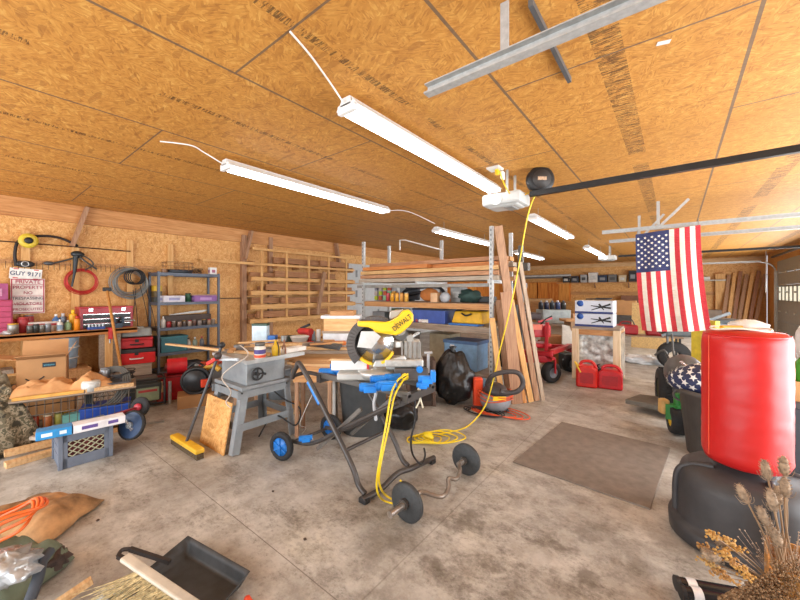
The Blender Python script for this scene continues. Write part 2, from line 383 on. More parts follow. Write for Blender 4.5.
# ---------------------------------------------------------------- door tracks and openers
def track(name, Y, z, x0, x1, label, bend=True, vert=True):
    t = T(name, label, 'door track', (x1, Y, 0))
    b = B(); b.box(((x0+x1)/2, Y, z), (x1-x0, .01, .052)); b.box(((x0+x1)/2, Y-.018, z+.024), (x1-x0, .036, .006)); b.box(((x0+x1)/2, Y-.018, z-.024), (x1-x0, .05, .01))
    b.build('rail', galv, t, world=True)
    if vert:
        v = B(); R = .33; pts = [(x1+R*sin(a), Y, z-.03-R*(1-cos(a))) for a in [i*pi/2/10 for i in range(11)]]
        v.tube(pts, .022, 8); v.box((x1+R, Y, (z-R)/2), (.07, .04, z-R)); v.build('curved_guide', galv, t, world=True)
        v = B()
        for q in (.3, .9, 1.5, 2.0): v.box((x1+R+.03, Y, q), (.12, .08, .05))
        v.build('bracket', galv, t, world=True)
    return t
def hanger(par, X, Y, z, two=True):
    b = B(); b.box((X, Y+.02, (z+ZC)/2), (.04, .006, ZC-z))
    if two: b.beam((X+.02, Y+.02, z+.02), (X+.35, Y+.02, ZC-.02), .006, .035)
    b.build('hanger_strap', galv, par, world=True)
t = track('door_track', 1.55, 2.56, -1.03, 2.2, 'galvanised door track with open end, nearest the camera under the ceiling'); hanger(t, -.62, 1.55, 2.56, False)
t = track('door_track', 6.4, 2.45, -.92, 2.2, 'long galvanised door track that the flag hangs from'); hanger(t, -.2, 6.4, 2.45)
t = track('door_track', 7.4, 2.42, -.95, 2.2, 'galvanised door track running just behind the flag track', vert=True); hanger(t, -.5, 7.4, 2.42)
t = track('door_track', 16.3, 2.5, -1.2, 2.2, 'farthest door track bending down into the upright rail by the far right corner'); hanger(t, .4, 16.3, 2.5)
tag(B().box((-.52, 2.0, 2.822), (.022, .75, .03)).build('slotted_angle', P('6a6c6e', .5, .5)), 'dark slotted steel angle screwed to the ceiling above the nearest track', 'bracket')
def opener(name, x, Y, z, label, x1=2.3):
    t = T(name, label, 'door opener', (x, Y, z))
    b = B(); b.box((-.06, 0, 0), (.44, .34, .13)); b.box((-.06, 0, -.06), (.4, .3, .05), taper=.85); b.build('housing', P('b9bbb9', .45, 0, .05), t, bevel=.03)
    B().box((-.0, 0, -.085), (.1, .2, .02)).build('lens', P('8a8c8a', .3), t, bevel=.005)
    b = B(); b.cyl((-.1, -.19, -.01), (-.1, -.165, -.01), .06); b.cyl((0, .165, -.01), (0, .19, -.01), .06); b.build('end_cap', white, t, bevel=.01)
    B().box((.16+(x1-x)/2, 0, .03), (x1-x-.1, .05, .055)).build('rail', P('2b2c2d', .4, .5), t)
    b = B(); b.box((0, -.12, .06+(ZC-z-.06)/2), (.03, .004, ZC-z-.06)); b.box((0, .12, .06+(ZC-z-.06)/2), (.03, .004, ZC-z-.06)); b.build('hanger_strap', galv, t); return t
opener('garage_door_opener', -1.45, 3.86, 2.53, 'white garage door opener head with black rail, nearest the camera')
opener('garage_door_opener', -1.5, 11.8, 2.5, 'distant white garage door opener above the far shelf')
# ---------------------------------------------------------------- shop lights
tube_m = P('ffffff', .4, 0, 0, em=9.5); wb = P('dfe1e0', .4, 0, .03)
def shop_light(loc, label):
    t = T('shop_light', label, 'ceiling light', loc, 0, 'fluorescent strip lights on the ceiling')
    b = B(); b.prism([(-.055, 0), (.055, 0), (.04, .06), (-.04, .06)], (0, 1.22, 0), (1, 0, 0), (0, 0, 1), 2.44); b.build('housing', wb, t, bevel=.004)
    b = B()
    for sx in (-1, 1): b.prism([(sx*.05, .03), (sx*.095, -.012), (sx*.1, -.008), (sx*.052, .045)], (0, 1.22, 0), (1, 0, 0), (0, 0, 1), 2.42)
    b.build('reflector', wb, t)
    for sx in (-1, 1): B().cyl((sx*.042, .06, -.022), (sx*.042, 2.38, -.022), .019, n=10).build('tube', tube_m, t)
    b = B(); b.box((0, .02, -.01), (.16, .04, .06)); b.box((0, 2.42, -.01), (.16, .04, .06)); b.build('end_cap', white, t, bevel=.006); return t
first = shop_light((-1.72, 1.6, 2.735), 'long lit strip light nearest the camera, running toward the opener')
for x, y, l in ((-3.46, 1.62, 'long lit strip light on the left, over the table saw'), (-3.46, 5.45, 'strip light over the overhead lumber rack'), (-1.72, 5.45, 'strip light beyond the door opener and cord reel'),
                (-3.46, 9.55, 'far strip light seen behind the leaning boards'), (-1.72, 9.6, 'far strip light just left of the distant opener')):
    zl = 2.735 if y < 4 else (2.64 if y < 8 else 2.6); r = dup(first, (x, y, zl), 0, l)
    if zl < 2.7:
        for yy in (.3, 2.1): B().cyl((0, yy, .055), (0, yy, ZC-zl), .004, n=6).build('chain', steel, r)
tag(B().tube([(-1.72, 1.58, 2.75), (-1.73, 1.5, 2.82), (-1.64, 1.3, 2.828), (-1.6, 1.2, 2.832), (-1.55, 1.06, 2.832)], .006, 6, 6).build('light_flex', white), 'white flex from the nearest strip light to the ceiling seam', 'cord')
tag(B().tube([(-3.46, 1.6, 2.75), (-3.5, 1.45, 2.82), (-3.46, 1.32, 2.832), (-3.58, 1.12, 2.832)], .006, 6, 6).build('light_flex', white), 'white flex from the left strip light across the ceiling', 'cord')
tag(B().tube([(-3.46, 4.08, 2.74), (-3.46, 4.5, 2.82), (-3.5, 5.0, 2.82), (-3.46, 5.43, 2.75)], .006, 6, 6).build('light_flex', white), 'white flex joining the two left strip lights', 'cord')
# ceiling outlet plate, plugs, reel
t = T('ceiling_outlet', 'white ceiling outlet plate with plugs above the opener', 'outlet', (-1.53, 3.6, ZC))
B().box((0, 0, -.01), (.14, .14, .02)).build('plate', white, t, bevel=.003); B().box((.02, .01, -.05), (.04, .05, .06)).build('plug', yellow, t, bevel=.01); B().box((.05, .09, -.07), (.03, .07, .09)).build('adapter', white, t, bevel=.01)
rp = px(540, 180, 3.8)
t = T('cord_reel', 'round black cord reel hanging from the ceiling by the opener', 'cord reel', rp)
rv = -FW*1.0
b = B(); b.lathe([(.0, -.05), (.12, -.05), (.145, -.03), (.145, .03), (.12, .05), (0, .05)], ax=rv, n=28); b.build('drum', black, t)
B().lathe([(.0, .052), (.1, .052), (.1, .056), (0, .056)], ax=rv, n=20).build('face', P('3a3634', .6), t)
B().box(V((0, 0, 0))+rv*.06, (.09, .01, .035), TH).build('sticker', P('c8a88a', .6, 0, .3, 60), t)
B().tube([(0, 0, .13), (0, 0, .155), (0, 0, ZC-rp.z)], .012).build('hook', steel, t); B().box((0, 0, .15), (.07, .06, .06)).build('bracket', black, t, bevel=.01)
tag(B().tube([(-1.46, 3.55, 2.78), (-1.42, 3.62, 2.62), (-1.38, 3.75, 2.54), (-1.28, 3.86, 2.57), (-1.2, 3.9, 2.63)], .007, 6, 8).build('extension_cord', yellow), 'short yellow cord looping from the ceiling outlet to the reel', 'cord')
# bent white hanging rod under the ceiling by the rack
tag(B().tube([px(400, 250, 6.2), px(400, 240, 6.2), px(405, 240, 6.1), px(442, 250, 5.6)], .012, 6).build('hanging_rod', offw), 'thin white bent rod hanging under the ceiling before the lumber rack', 'rod')
# floor mat
tag(B().box((-.58, 3.63, .006), (.99, 1.28, .012), -.078).build('rubber_mat', P('7c7167', .8, 0, .12, 12, bump=.3), bevel=.003), 'flat square grey brown rubber mat lying on the concrete floor', 'mat')
# ---------------------------------------------------------------- workbench on the left wall
XB = -6.78
t = T('workbench', 'long pine workbench along the left wall under the no trespassing sign', 'workbench', (-7.0, 0, 0))
B().box((-7.03, -.1, .915), (.54, 3.8, .04)).build('worktop', pinex, t, world=True, bevel=.004)
B().box((-6.775, -.1, .9), (.03, 3.8, .08)).build('front_edge', wood('b8763a', '94581f', 'c98a4a', (30, 2, 30)), t, world=True)
B().box((-7.05, -.6, .42), (.5, 2.6, .03)).build('lower_shelf', pinex, t, world=True)
for y in (-1.9, .0, 1.45): B().box((-6.83, y, .445), (.09, .09, .89)).build('leg', pinez, t, world=True)
B().box((-6.83, 1.47, .44), (.03, .26, .87)).build('end_panel', greyw, t, world=True)
# wall rods, pegs and hooks
tag(B().tube([(XL+.08, -.9, 2.19), (XL+.08, .6, 2.2), (XL+.08, 1.84, 2.19)], .009, 6).build('iron_rod', P('4a352a', .6, .4)), 'thin rusty rod fixed level across the studs of the left wall', 'rod')
t = T('hook_rail', 'low rail of nails and hooks below the wall rod', 'hook rail', (XL, 1.2, 1.92))
B().box((XL+.035, .9, 1.93), (.03, 2.6, .05)).build('board', oldpine, t, world=True)
b = B()
for i in range(26): y = .25+i*.06; b.tube([(XL+.05, y, 1.93), (XL+.09, y, 1.92), (XL+.09, y, 1.84), (XL+.1, y, 1.83)], .003, 5)
b.build('hook', P('3b3b3b', .5, .5), t, world=True)
tag(B().tube([(XL+.04, 3.3, 1.37), (XL+.04, 4.5, 1.37), (XL+.04, 6.2, 1.37)], .009, 6).build('conduit', P('3c3833', .6)), 'thin dark conduit along the left wall behind the steel shelf', 'conduit')
def onL(x, y, off=.08): return pX(x, y, XL+off)
# yellow disc reel with hose
c = onL(28, 241)
t = T('hose_reel', 'yellow disc shaped reel hung on a stud above the licence plate', 'reel', c)
b = B(); b.lathe([(.025, .01), (.1, .01), (.1, .02), (.025, .02)], ax=(1, 0, 0), ring=True); b.lathe([(.025, .07), (.1, .07), (.1, .08), (.025, .08)], ax=(1, 0, 0), ring=True); b.build('flange', P('d8bd3a', .5), t)
B().lathe([(0, 0), (.045, 0), (.045, .09), (.03, .1), (0, .1)], ax=(1, 0, 0)).build('core', black, t)
tag(B().tube([onL(16, 266, .07), onL(15, 252, .07), onL(20, 240, .06), onL(40, 236, .07), onL(60, 238, .07), onL(78, 246, .1)], .018, 8, 8).build('air_hose', P('231d1c', .6)), 'black rubber hose arching over the yellow disc reel', 'hose')
# licence plate and sign
def facing_x(): return Matrix(((0, 0, 1), (1, 0, 0), (0, 1, 0)))   # text lying in the YZ plane, read from +X
c = onL(26, 274, .06); t = T('licence_plate', 'white licence plate reading GUY 9171 tilted above the sign', 'licence plate', c)
Rt = Matrix.Rotation(-.07, 3, 'X') @ facing_x()
B().box((0, 0, 0), (.32, .155, .006), Rt).build('plate', P('e8e6e0', .35), t, bevel=.003)
b = B()
for sx in (-.1, .1): b.box(Rt @ V((sx, .064, .003)), (.05, .012, .004), Rt); b.box(Rt @ V((sx, -.064, .003)), (.05, .012, .004), Rt)
b.build('corner_marks', red, t)
text('GUY 9171', .082, P('1d3c66', .4), t, (.006, 0, 0), R=Rt, sx=.88)
t = T('metal_clip', 'dark metal clip bracket over the licence plate', 'clip', onL(25, 264, .07)); b = B(); b.ball((0, 0, 0), (.03, .1, .05), 12); b.build('body', dark, t); B().torus((.02, 0, 0), .035, .009, (1, 0, 0), 16).build('ring', steel, t)
c = onL(28, 296, .06); t = T('warning_sign', 'red and white private property sign below the licence plate', 'sign', c)
RX = facing_x()
B().box((0, 0, 0), (.34, .5, .006), RX).build('panel', P('e9e2dd', .4), t, bevel=.003)
b = B()
for z in (.236, -.236): b.box((.003, 0, z), (.004, .32, .012))
for y in (-.158, .158): b.box((.003, y, 0), (.004, .012, .48))
for z in (.165, .0, -.12): b.box((.0035, 0, z), (.003, .3, .006))
b.build('border', P('b8394f', .5), t)
pm = P('a8324e', .5)
for k, (tx, sz) in enumerate((('PRIVATE', .07), ('PROPERTY', .066), ('NO', .06), ('TRESPASSING', .055), ('VIOLATORS', .055), ('PROSECUTED', .05))):
    text(tx, sz, pm if k != 3 else P('3b3346', .5), t, (.005, 0, .2-.078*k), R=RX, sx=.95)
# drill hanging over red hose coil
c = onL(76, 262, .1); t = T('paint_sprayer', 'dark air tools bunched on a hook above the red hose coil', 'air tools', c)
b = B(); b.cyl((0, 0, .1), (.02, -.02, -.17), .035, .02); b.cyl((.02, -.02, -.17), (.02, -.05, -.38), .016, .012); b.ball((0, .02, .12), (.05, .08, .05), 12, .3, 3); b.build('gun_body', P('33383c', .4, .4), t)
b = B(); b.tube([(0, -.02, .06), (.02, -.16, 0), (.02, -.3, -.05), (.02, -.34, -.03)], .014, 6, 5); b.tube([(0, .04, .08), (.03, .12, 0), (.03, .24, -.1)], .014, 6, 5); b.tube([(0, 0, .1), (.03, .1, .09), (.03, .2, -.02), (.02, .1, -.12)], .01, 6, 5); b.build('handle', P('53524f', .4, .6), t)
B().ball((.03, -.3, -.04), (.03, .06, .03), 10, .2).build('trigger', P('5a5c5e', .4, .5), t)
b = B(); c = onL(82, 281, .06)
for i in range(5): b.torus(c+V((i*.008, random.uniform(-.015, .015), random.uniform(-.02, .02))), .19+random.uniform(-.02, .02), .008, (1, .05*i-.1, 0), 30, 6)
tag(b.build('air_hose', P('b8281f', .45)), 'coil of red air hose hanging on the left wall', 'hose')
b = B(); c = onL(130, 283, .07)
for i in range(13): b.torus(c+V((i*.007, random.uniform(-.03, .03), random.uniform(-.03, .03))), .24+random.uniform(-.05, .03), .007, (1, .2*random.uniform(-.3, .3), 0), 32, 6)
tag(b.build('wire_coil', P('8c8f8d', .5, .4)), 'large coil of grey wire hanging beside the steel shelf', 'wire coil')
b = B()
for i in range(4): b.torus(onL(133, 277, .15)+V((.01*i, .02*i, 0)), .12, .009, (1, .1*i, 0), 24, 6)
tag(b.build('cord_coil', black), 'small black cable coil hanging inside the grey wire coil', 'cord')
b = B()
for (x, y, x2, y2) in ((133, 290, 138, 330), (140, 285, 150, 335), (146, 290, 158, 338), (136, 288, 130, 330)): b.tube([onL(x, y, .16), onL((x+x2)/2+1, (y+y2)/2, .12), onL(x2, y2, .08)], .006, 6, 5)
tag(b.build('cable', P('34302c', .6)), 'dark cord ends dangling below the grey wire coil', 'cord')
# ---------------------------------------------------------------- things on the workbench
zb = .935
def bx(x, off=.3, z=zb):   # point on the bench top at picture column x
    p = pX(x, 300, XL+off); p.z = z; return p
c = bx(105, .22); t = T('tool_chest', 'red tool chest with black drawers on the bench below the wire coil', 'tool chest', c, 0)
B().box((0, 0, .16), (.3, .66, .32)).build('case', P('a81e2c', .35), t, bevel=.01)
B().box((0, 0, .325), (.31, .67, .03)).build('lid', P('b42433', .35), t, bevel=.01)
for j in range(3):
    d = B().box((.153, 0, .045+j*.075), (.01, .58, .064)).build('drawer', P('2b2f33', .4), t, bevel=.002); B().box((.162, 0, .074+j*.075), (.012, .57, .012)).build('handle', chrome, d)
b = B(); b.box((.155, -.2, .29), (.01, .05, .05)); b.box((.155, .2, .29), (.01, .05, .05)); b.build('latch', chrome, t)
c = bx(2, .2); t = T('parts_cabinet', 'magenta red parts cabinet at the left edge of the bench', 'cabinet', c+V((0, -.08, 0)))
B().box((0, 0, .23), (.26, .34, .46)).build('case', P('a03050', .5), t, bevel=.005)
for j in range(6): B().box((.135, 0, .05+j*.072), (.012, .31, .06)).build('drawer', P('b8426a', .5), t, bevel=.002)
t = T('small_box', 'purple box stacked on the magenta parts cabinet', 'box', c+V((0, -.08, .46))); B().box((0, 0, .11), (.2, .26, .22)).build('carton', P('a04a78', .6), t, bevel=.004); B().box((.101, 0, .1), (.004, .15, .1)).build('label', P('c98fae', .6), t)
def can(loc, r, h, m, lid, label, cat='can', name='paint_can', cap=None, par=None, group=None):
    t = T(name, label, cat, loc, 0, group)
    B().lathe([(0, 0), (r, 0), (r, h*.93), (r*.9, h), (0, h)], n=18).build('body', m, t)
    B().lathe([(0, h), (r*.92 if cap is None else cap, h), (r*.92 if cap is None else cap, h+(h*.08 if cap is None else h*.25)), (0, h+(h*.08 if cap is None else h*.25))], n=16).build('lid', lid, t); return t
def bottle(loc, r, h, m, cap, label, lab=None, name='bottle', cat='bottle'):
    t = T(name, label, cat, loc, yaw(300))
    B().lathe([(0, 0), (r, .01), (r, h*.62), (r*.85, h*.72), (r*.32, h*.84), (r*.32, h*.9), (0, h*.9)], n=18).build('body', m, t)
    B().cyl((0, 0, h*.88), (0, 0, h), r*.4, n=12).build('cap', cap, t)
    if lab: B().lathe([(r+.001, h*.15), (r+.001, h*.55)], n=18).build('label', lab, t)
    return t
def crate_(name, loc, d, m, label, cat='box', rz=0, lid=None, lab=None, group=None):
    t = T(name, label, cat, loc, rz, group)
    B().box((0, 0, d[2]/2), d).build('body', m, t, bevel=min(d)*.04)
    if lid: B().box((0, 0, d[2]), (d[0]*1.04, d[1]*1.04, d[2]*.12)).build('lid', lid, t, bevel=.004)
    if lab: B().box((d[0]/2+.001, 0, d[2]*.5), (.003, d[1]*.5, d[2]*.4)).build('label', lab, t); B().box((0, -d[1]/2-.001, d[2]*.5), (d[0]*.6, .003, d[2]*.4)).build('label', lab, t)
    return t
can(bx(13, .36), .055, .13, P('9a9a94', .4, .5), P('e7b52a'), 'steel can with a yellow lid at the left of the bench', 'can')
can(bx(13, .14), .06, .17, P('b83a30'), P('d8452f'), 'orange red can behind the yellow lidded can')
can(bx(23, .25), .06, .2, P('a8343a'), P('c8504f', .4), 'dark red can standing in front of the sign foot')
can(bx(29, .12), .05, .22, P('b04548'), P('8a8a88'), 'tall rosy can against the wall below the sign')
t = crate_('flat_carton', bx(40, .2), (.18, .36, .14), P('d9cfc8'), 'red and white striped carton on the bench among cans', lab=P('b83040'))
B().box((.0, 0, .1), (.184, .364, .03)).build('stripe', P('b83a44'), t)
for i, x in enumerate((30, 36, 42, 48)):
    can(bx(x, .42), .034, .1+.012*(i % 2), P(('5d5f5c', '3f4442', '6c6a62', '777c80')[i], .4, .5), P(('8c8f8c', '2b2b2b', 'a9a9a0', '9da5a8')[i]), ('grey jar of screws left of the dark jar', 'dark jar right of the grey screw jar', 'brownish jar in front of the striped carton', 'silver jar at the right end of the jar row')[i], 'jar', 'jar')
bottle(bx(56, .22), .045, .24, P('4a77ab', .3), white, 'blue bottle on the bench right of the sign')
bottle(bx(60, .4), .035, .17, P('d8d8d2', .3), white, 'small white bottle beside the blue bottle', P('7d95a8'))
can(bx(63, .2), .04, .2, P('6a7280', .4, .3), P('c9c9c9'), 'grey blue spray can behind the white bottle', 'spray can', 'spray_can', .02)
bottle(bx(68, .34), .04, .15, P('8fae84', .4), P('d8d8cc'), 'pale green tub bottle in front of the spray can')
can(bx(73, .28), .045, .24, P('e2a51e'), P('e8c02a'), 'yellow spray can next to the tool chest', 'spray can', 'spray_can', .02)
can(bx(77, .42), .035, .17, P('e28a1e'), P('c23a28'), 'orange can with a red cap beside the yellow spray can', 'can', 'spray_can', .018)
can(bx(8, .45), .05, .05, P('9fa3a4', .4, .5), P('caccca'), 'low silver tin at the left end of the bench', 'tin', 'tin')
tag(B().tube([bx(2, .4, zb+.02), bx(6, .48, zb+.03), bx(11, .5, zb+.02)], .02, 8, 4).build('metal_file', P('b5babd', .4, .6)), 'bright metal bar lying at the left end of the bench', 'tool')
c = bx(96, .46); t = T('socket_tray', 'blue and steel socket tray in front of the tool chest', 'tool tray', c); B().box((0, 0, .02), (.1, .2, .04)).build('tray', P('2b4e96'), t, bevel=.004); b = B()
for i in range(5): b.cyl((0, -.08+i*.04, .03), (0, -.08+i*.04, .08), .014, n=10)
b.build('socket', steel, t)
c = bx(118, .44); t = T('bench_vise', 'small dark bench vice at the right end of the bench', 'vice', c)
b = B(); b.box((0, 0, .04), (.12, .1, .08)); b.box((.02, -.06, .12), (.12, .03, .1)); b.box((.02, .05, .12), (.12, .03, .1)); b.build('body', P('31404f', .4, .3), t, bevel=.006); B().cyl((.02, .02, .11), (.02, .2, .11), .012).build('screw', steel, t); B().cyl((.09, .19, .11), (-.05, .19, .11), .007).build('handle', steel, t)
c = bx(110, .57, .84); t = T('clamp', 'red clamp gripping the front edge of the bench', 'clamp', c)
b = B(); b.box((.03, 0, .03), (.03, .05, .16)); b.box((0, 0, .1), (.08, .05, .03)); b.box((0, 0, -.04), (.08, .05, .03)); b.build('frame', red, t, bevel=.005); B().cyl((.0, 0, -.12), (0, 0, .03), .01).build('screw', steel, t)
# ---------------------------------------------------------------- under the bench
t = T('water_bucket', 'tall blue white plastic drum with straps under the bench', 'drum', pX(76, 372, -6.9)); t.location.z = .43
tag(B().box((-6.95, .98, .2), (.5, .5, .4)).build('plank_stand', oldpine), 'rough wooden stand under the blue plastic drum', 'stand')
t.location = (-6.95, .98, .4)
B().lathe([(0, 0), (.13, 0), (.155, .42), (.16, .44), (0, .44)]).build('body', P('a9c3d8', .3, alpha=.85), t)
b = B(); b.torus((0, 0, .15), .145, .008); b.torus((0, 0, .3), .155, .01); b.build('band', P('e2e2dc'), t)
B().tube([(.16, -.05, 0), (.18, -.04, .2), (.17, -.03, .44)], .006, 6).build('strap', black, t)
t = crate_('storage_bin', (-7.08, -.3, .437), (.3, .4, .14), P('6a4040'), 'low reddish tool box on the bench lower shelf', 'tool box', lid=P('b03038'))
t = crate_('tool_case', (-7.1, .35, 0), (.34, .5, .2), P('2a2a2c'), 'black case on the floor under the bench shelf', 'case', lid=P('3b3b3d'))
tag(B().box((-6.95, .3, .62), (.3, .35, .05)).build('folded_plank', greyw), 'grey board end under the bench', 'board').location.z = .437
# ---------------------------------------------------------------- blue grey steel shelf
sx0, sx1, sy0, sy1 = XL+.03, -6.88, 2.13, 3.12
t = T('steel_shelf', 'blue grey steel shelving unit against the left wall', 'shelving unit', ((sx0+sx1)/2, (sy0+sy1)/2, 0))
sg = P('5b626e', .45, .3, .08)
for x in (sx0, sx1):
    for y in (sy0, sy1): B().box((x, y, .925), (.035, .035, 1.85)).build('post', sg, t, world=True)
SH = [.12, .44, .87, 1.31, 1.82]
for z in SH:
    b = B(); b.box(((sx0+sx1)/2, (sy0+sy1)/2, z), (.46, 1.0, .012)); b.box((sx1+.012, (sy0+sy1)/2, z-.01), (.015, 1.02, .05)); b.box((sx0, (sy0+sy1)/2, z-.01), (.015, 1.02, .05)); b.box(((sx0+sx1)/2, sy0-.012, z-.01), (.46, .015, .05)); b.box(((sx0+sx1)/2, sy1+.012, z-.01), (.46, .015, .05)); b.build('shelf', sg, t, world=True)
def sh(i, y, x=-7.02): return V((x, y, SH[i]+.007))
t = T('wire_basket', 'round dark tray with wire rim on top of the steel shelf', 'basket', sh(4, 2.5, -7.1)); B().lathe([(0, 0), (.22, 0), (.24, .07), (.23, .07), (.21, .01), (0, .01)]).build('tray', P('3a4048', .5, .3), t)
b = B(); b.torus((0, 0, .2), .24, .005); b.torus((0, 0, .14), .24, .003)
for i in range(16): a = i*pi/8; b.cyl((.24*cos(a), .24*sin(a), .05), (.24*cos(a), .24*sin(a), .2), .003, n=5)
b.build('wire_rim', P('8c6a4a', .5, .4), t)
t = T('wire_bundle', 'tangle of brown wire beside the round tray', 'wire', sh(4, 2.82, -7.1)); b = B()
for i in range(5): b.torus((0, 0, .06+i*.006), .07+i*.008, .005, (random.uniform(-.6, .6), random.uniform(-.6, .6), 1), 18, 5)
b.build('loops', P('5b4a3a', .6, .2), t)
t = crate_('small_carton', sh(4, 3.05, -6.98), (.1, .12, .14), white, 'small white carton at the right end of the top shelf', lab=P('a8607a'))
crate_('carton', sh(3, 2.38), (.22, .34, .12), P('d6d3dc'), 'white carton on the upper shelf left of the green can', lab=P('9a9ac0'))
can(sh(3, 2.64), .05, .15, P('2f5a3c'), P('1d2b22'), 'dark green can between the white and purple cartons')
crate_('carton', sh(3, 2.9), (.24, .4, .12), P('8a5a9a'), 'purple carton on the upper shelf', lab=P('b48cc0'))
tag(B().box(sh(3, 2.88, -7.02)+V((0, 0, .15)), (.2, .44, .02)).build('flat_tray', P('b08a68')), 'tan tray lying on the purple carton', 'tray').location.z = SH[3]+.128
for i in range(3): crate_('shelf_bin', sh(3, 2.2, -7.2)+V((0, 0, .1*i)), (.16, .12, .095), P(('3b3b34', '5b4a2a', 'c8a028')[i]), ('dark bin at the bottom of the small stack on the upper shelf', 'brown bin in the middle of the small stack on the upper shelf', 'yellow bin on top of the small stack on the upper shelf')[i], 'bin')
bottle(sh(2, 2.22, -6.95), .035, .2, P('d9d4cc', .3), white, 'white squeeze bottle at the left of the jar shelf')
jc = ['9a2f36', '7a6a60', '8d7464', '6b625e', 'a08c7c', '7a5a50', '8c8078', '5b5350', '93765f', 'a5988c']
for i in range(10):
    t = can(sh(2, 2.3+i*.084, -6.97 if i % 2 else -6.93), .036, .1, P(jc[i], .25), P(('c8282c', 'b9b9b4', '4b4b4b', 'c9a24a')[i % 4] if i else 'c8282c', .4, .3), '%s jar of hardware, number %s from the left on the jar shelf' % (('red capped', 'taupe', 'tan', 'dark grey', 'beige', 'brown', 'pale grey', 'charcoal', 'amber', 'light stone')[i], ('one', 'two', 'three', 'four', 'five', 'six', 'seven', 'eight', 'nine', 'ten')[i]), 'jar', 'jar', group='hardware jars on the steel shelf')
t = T('wire_rack', 'low dark rack holding sticks behind the jars', 'rack', sh(2, 2.7, -7.2)); B().box((0, 0, .1), (.12, .8, .2)).build('body', P('4b3b34'), t, bevel=.01); b = B()
for i in range(5): b.beam((0, -.3+.08*i, .21+.01*i), (.03, .25+.02*i, .24+.008*i), .02, .015)
b.build('stick', offw, t)
crate_('plastic_bin', sh(1, 2.39, -7.1), (.34, .42, .26), P('35707a', .4), 'teal plastic bin on the low shelf', 'bin', lid=P('3f7d86'))
for i, y in enumerate((2.63, 2.74, 2.86)): bottle(sh(1, y, -6.98), .04, .22, P(('b8b4ac', '8d9a8a', '6a6a70')[i], .3), P(('2b2b2b', 'd0d0d0', 'b03030')[i]), ('pale bottle with a black cap beside the teal bin', 'greenish bottle second from the teal bin', 'grey bottle with a red cap on the low shelf')[i])
# ---------------------------------------------------------------- lumber rack on the left wall
t = T('lumber_rack', 'wooden pigeonhole lumber rack on the left wall', 'rack', (XL+.2, 5.4, .9))
Y0, Y1 = 3.83, 6.9
b = B(); b.box((XL+.05, Y0, 1.36), (.1, .1, 2.72)); b.box((XL+.05, (Y0+Y1)/2-.9, 1.5), (.08, .09, 2.5)); b.build('upright', oldz, t, world=True)
RZ = [.88, 1.18, 1.48, 1.78, 2.1, 2.42]
for k, z in enumerate(RZ): B().box((XL+.33, (Y0+Y1)/2-(.5 if k == 4 else 0), z), (.04, Y1-Y0+(.9 if k == 4 else -.02*k), (.09, .1, .08, .08, .05, .05)[k])).build('rail', pinex, t, world=True)
b = B()
for z in RZ[:-1]:
    for j in range(6): b.box((XL+.16, Y0+.1+j*.58, z), (.29, .04, .12))
b.build('arm', oldx, t, world=True)
for j in range(5): B().box((XL+.3, Y0+.28+j*.62, 1.63), (.035, .045, 1.55)).build('divider', pinez, t, world=True)
i = 0
for k, z in enumerate(RZ[:-1]):
    for q in range(4):
        L = random.uniform(.9, 2.3); yc = random.uniform(Y0+L/2+.05, Y1-L/2); i += 1
        o = B().box((XL+.1+q*.055, yc, z+.11+.022*(q % 2)), (.045, L, .13 if q % 2 else .08)).build('lumber_board', (pinex, oldx, wood('c99a68', '9a6c42', 'd8b088', (30, 2, 30)), wood('a8744a', '7d5230', 'b98a60', (30, 2, 30)))[(i*7+q) % 4])
        o.location.z = z+.066
        tag(o, 'board on the %s tier of the wall lumber rack, %s' % (('lowest', 'second lowest', 'middle', 'second highest', 'highest')[k], ('nearest the wall', 'second from the wall', 'third from the wall', 'at the front')[q]), 'board', 'boards in the wall lumber rack')
tag(B().beam((XL+.45, 5.5, .95), (XL+.4, 5.75, 2.0), .09, .04, (1, 0, 0)).build('leaning_board', oldz), 'single short board leaning upright against the wall lumber rack', 'board')
# ---------------------------------------------------------------- floor clutter before the steel shelf
def stack(p, z=0): q = V(p); q.z = z; return q
p0 = fl(128, 390)
yw = yaw(135)
tag(B().box((0, 0, .17), (.4, .3, .34)).build('cardboard_box', greyw, at=p0+V((-.35, .2, 0)), rz=yw), 'grey brown wooden box holding the red tool boxes', 'box')
p1 = p0+V((-.35, .2, .341))
def toolbox(loc, d, rz, label, m=red, two=False):
    t = T('tool_box', label, 'tool box', loc, rz)
    B().box((0, 0, d[2]*.36), (d[0], d[1], d[2]*.72)).build('body', m, t, bevel=.012)
    B().box((0, 0, d[2]*.84), (d[0]*1.02, d[1]*1.02, d[2]*.26)).build('lid', P('b01c22', .4) if not two else dark, t, bevel=.012)
    B().box((0, -d[1]/2-.006, d[2]*.68), (.05, .012, .05)).build('latch', black, t, bevel=.003)
    B().tube([(-.08, -d[1]/2, d[2]*.38), (-.07, -d[1]/2-.03, d[2]*.36), (.07, -d[1]/2-.03, d[2]*.36), (.08, -d[1]/2, d[2]*.38)], .01, 8, 3).build('handle', offw if two else black, t); return t
toolbox(p1, (.5, .26, .25), yw, 'bright red tool box with white handle, lower of two', red, True)
toolbox(p1+V((.02, .0, .258)), (.42, .22, .17), yw, 'smaller red tool box stacked on the bright one', P('b5242a'))
t = T('foot_stool', 'grey padded case on the stacked tool boxes', 'case', p1+V((0, 0, .436)), yw); B().box((0, 0, .07), (.4, .24, .14), taper=1.0).build('body', P('8d8f8b', .6), t, bevel=.03); B().box((0, 0, .145), (.2, .12, .02)).build('panel', P('b9bdb8'), t, bevel=.005)
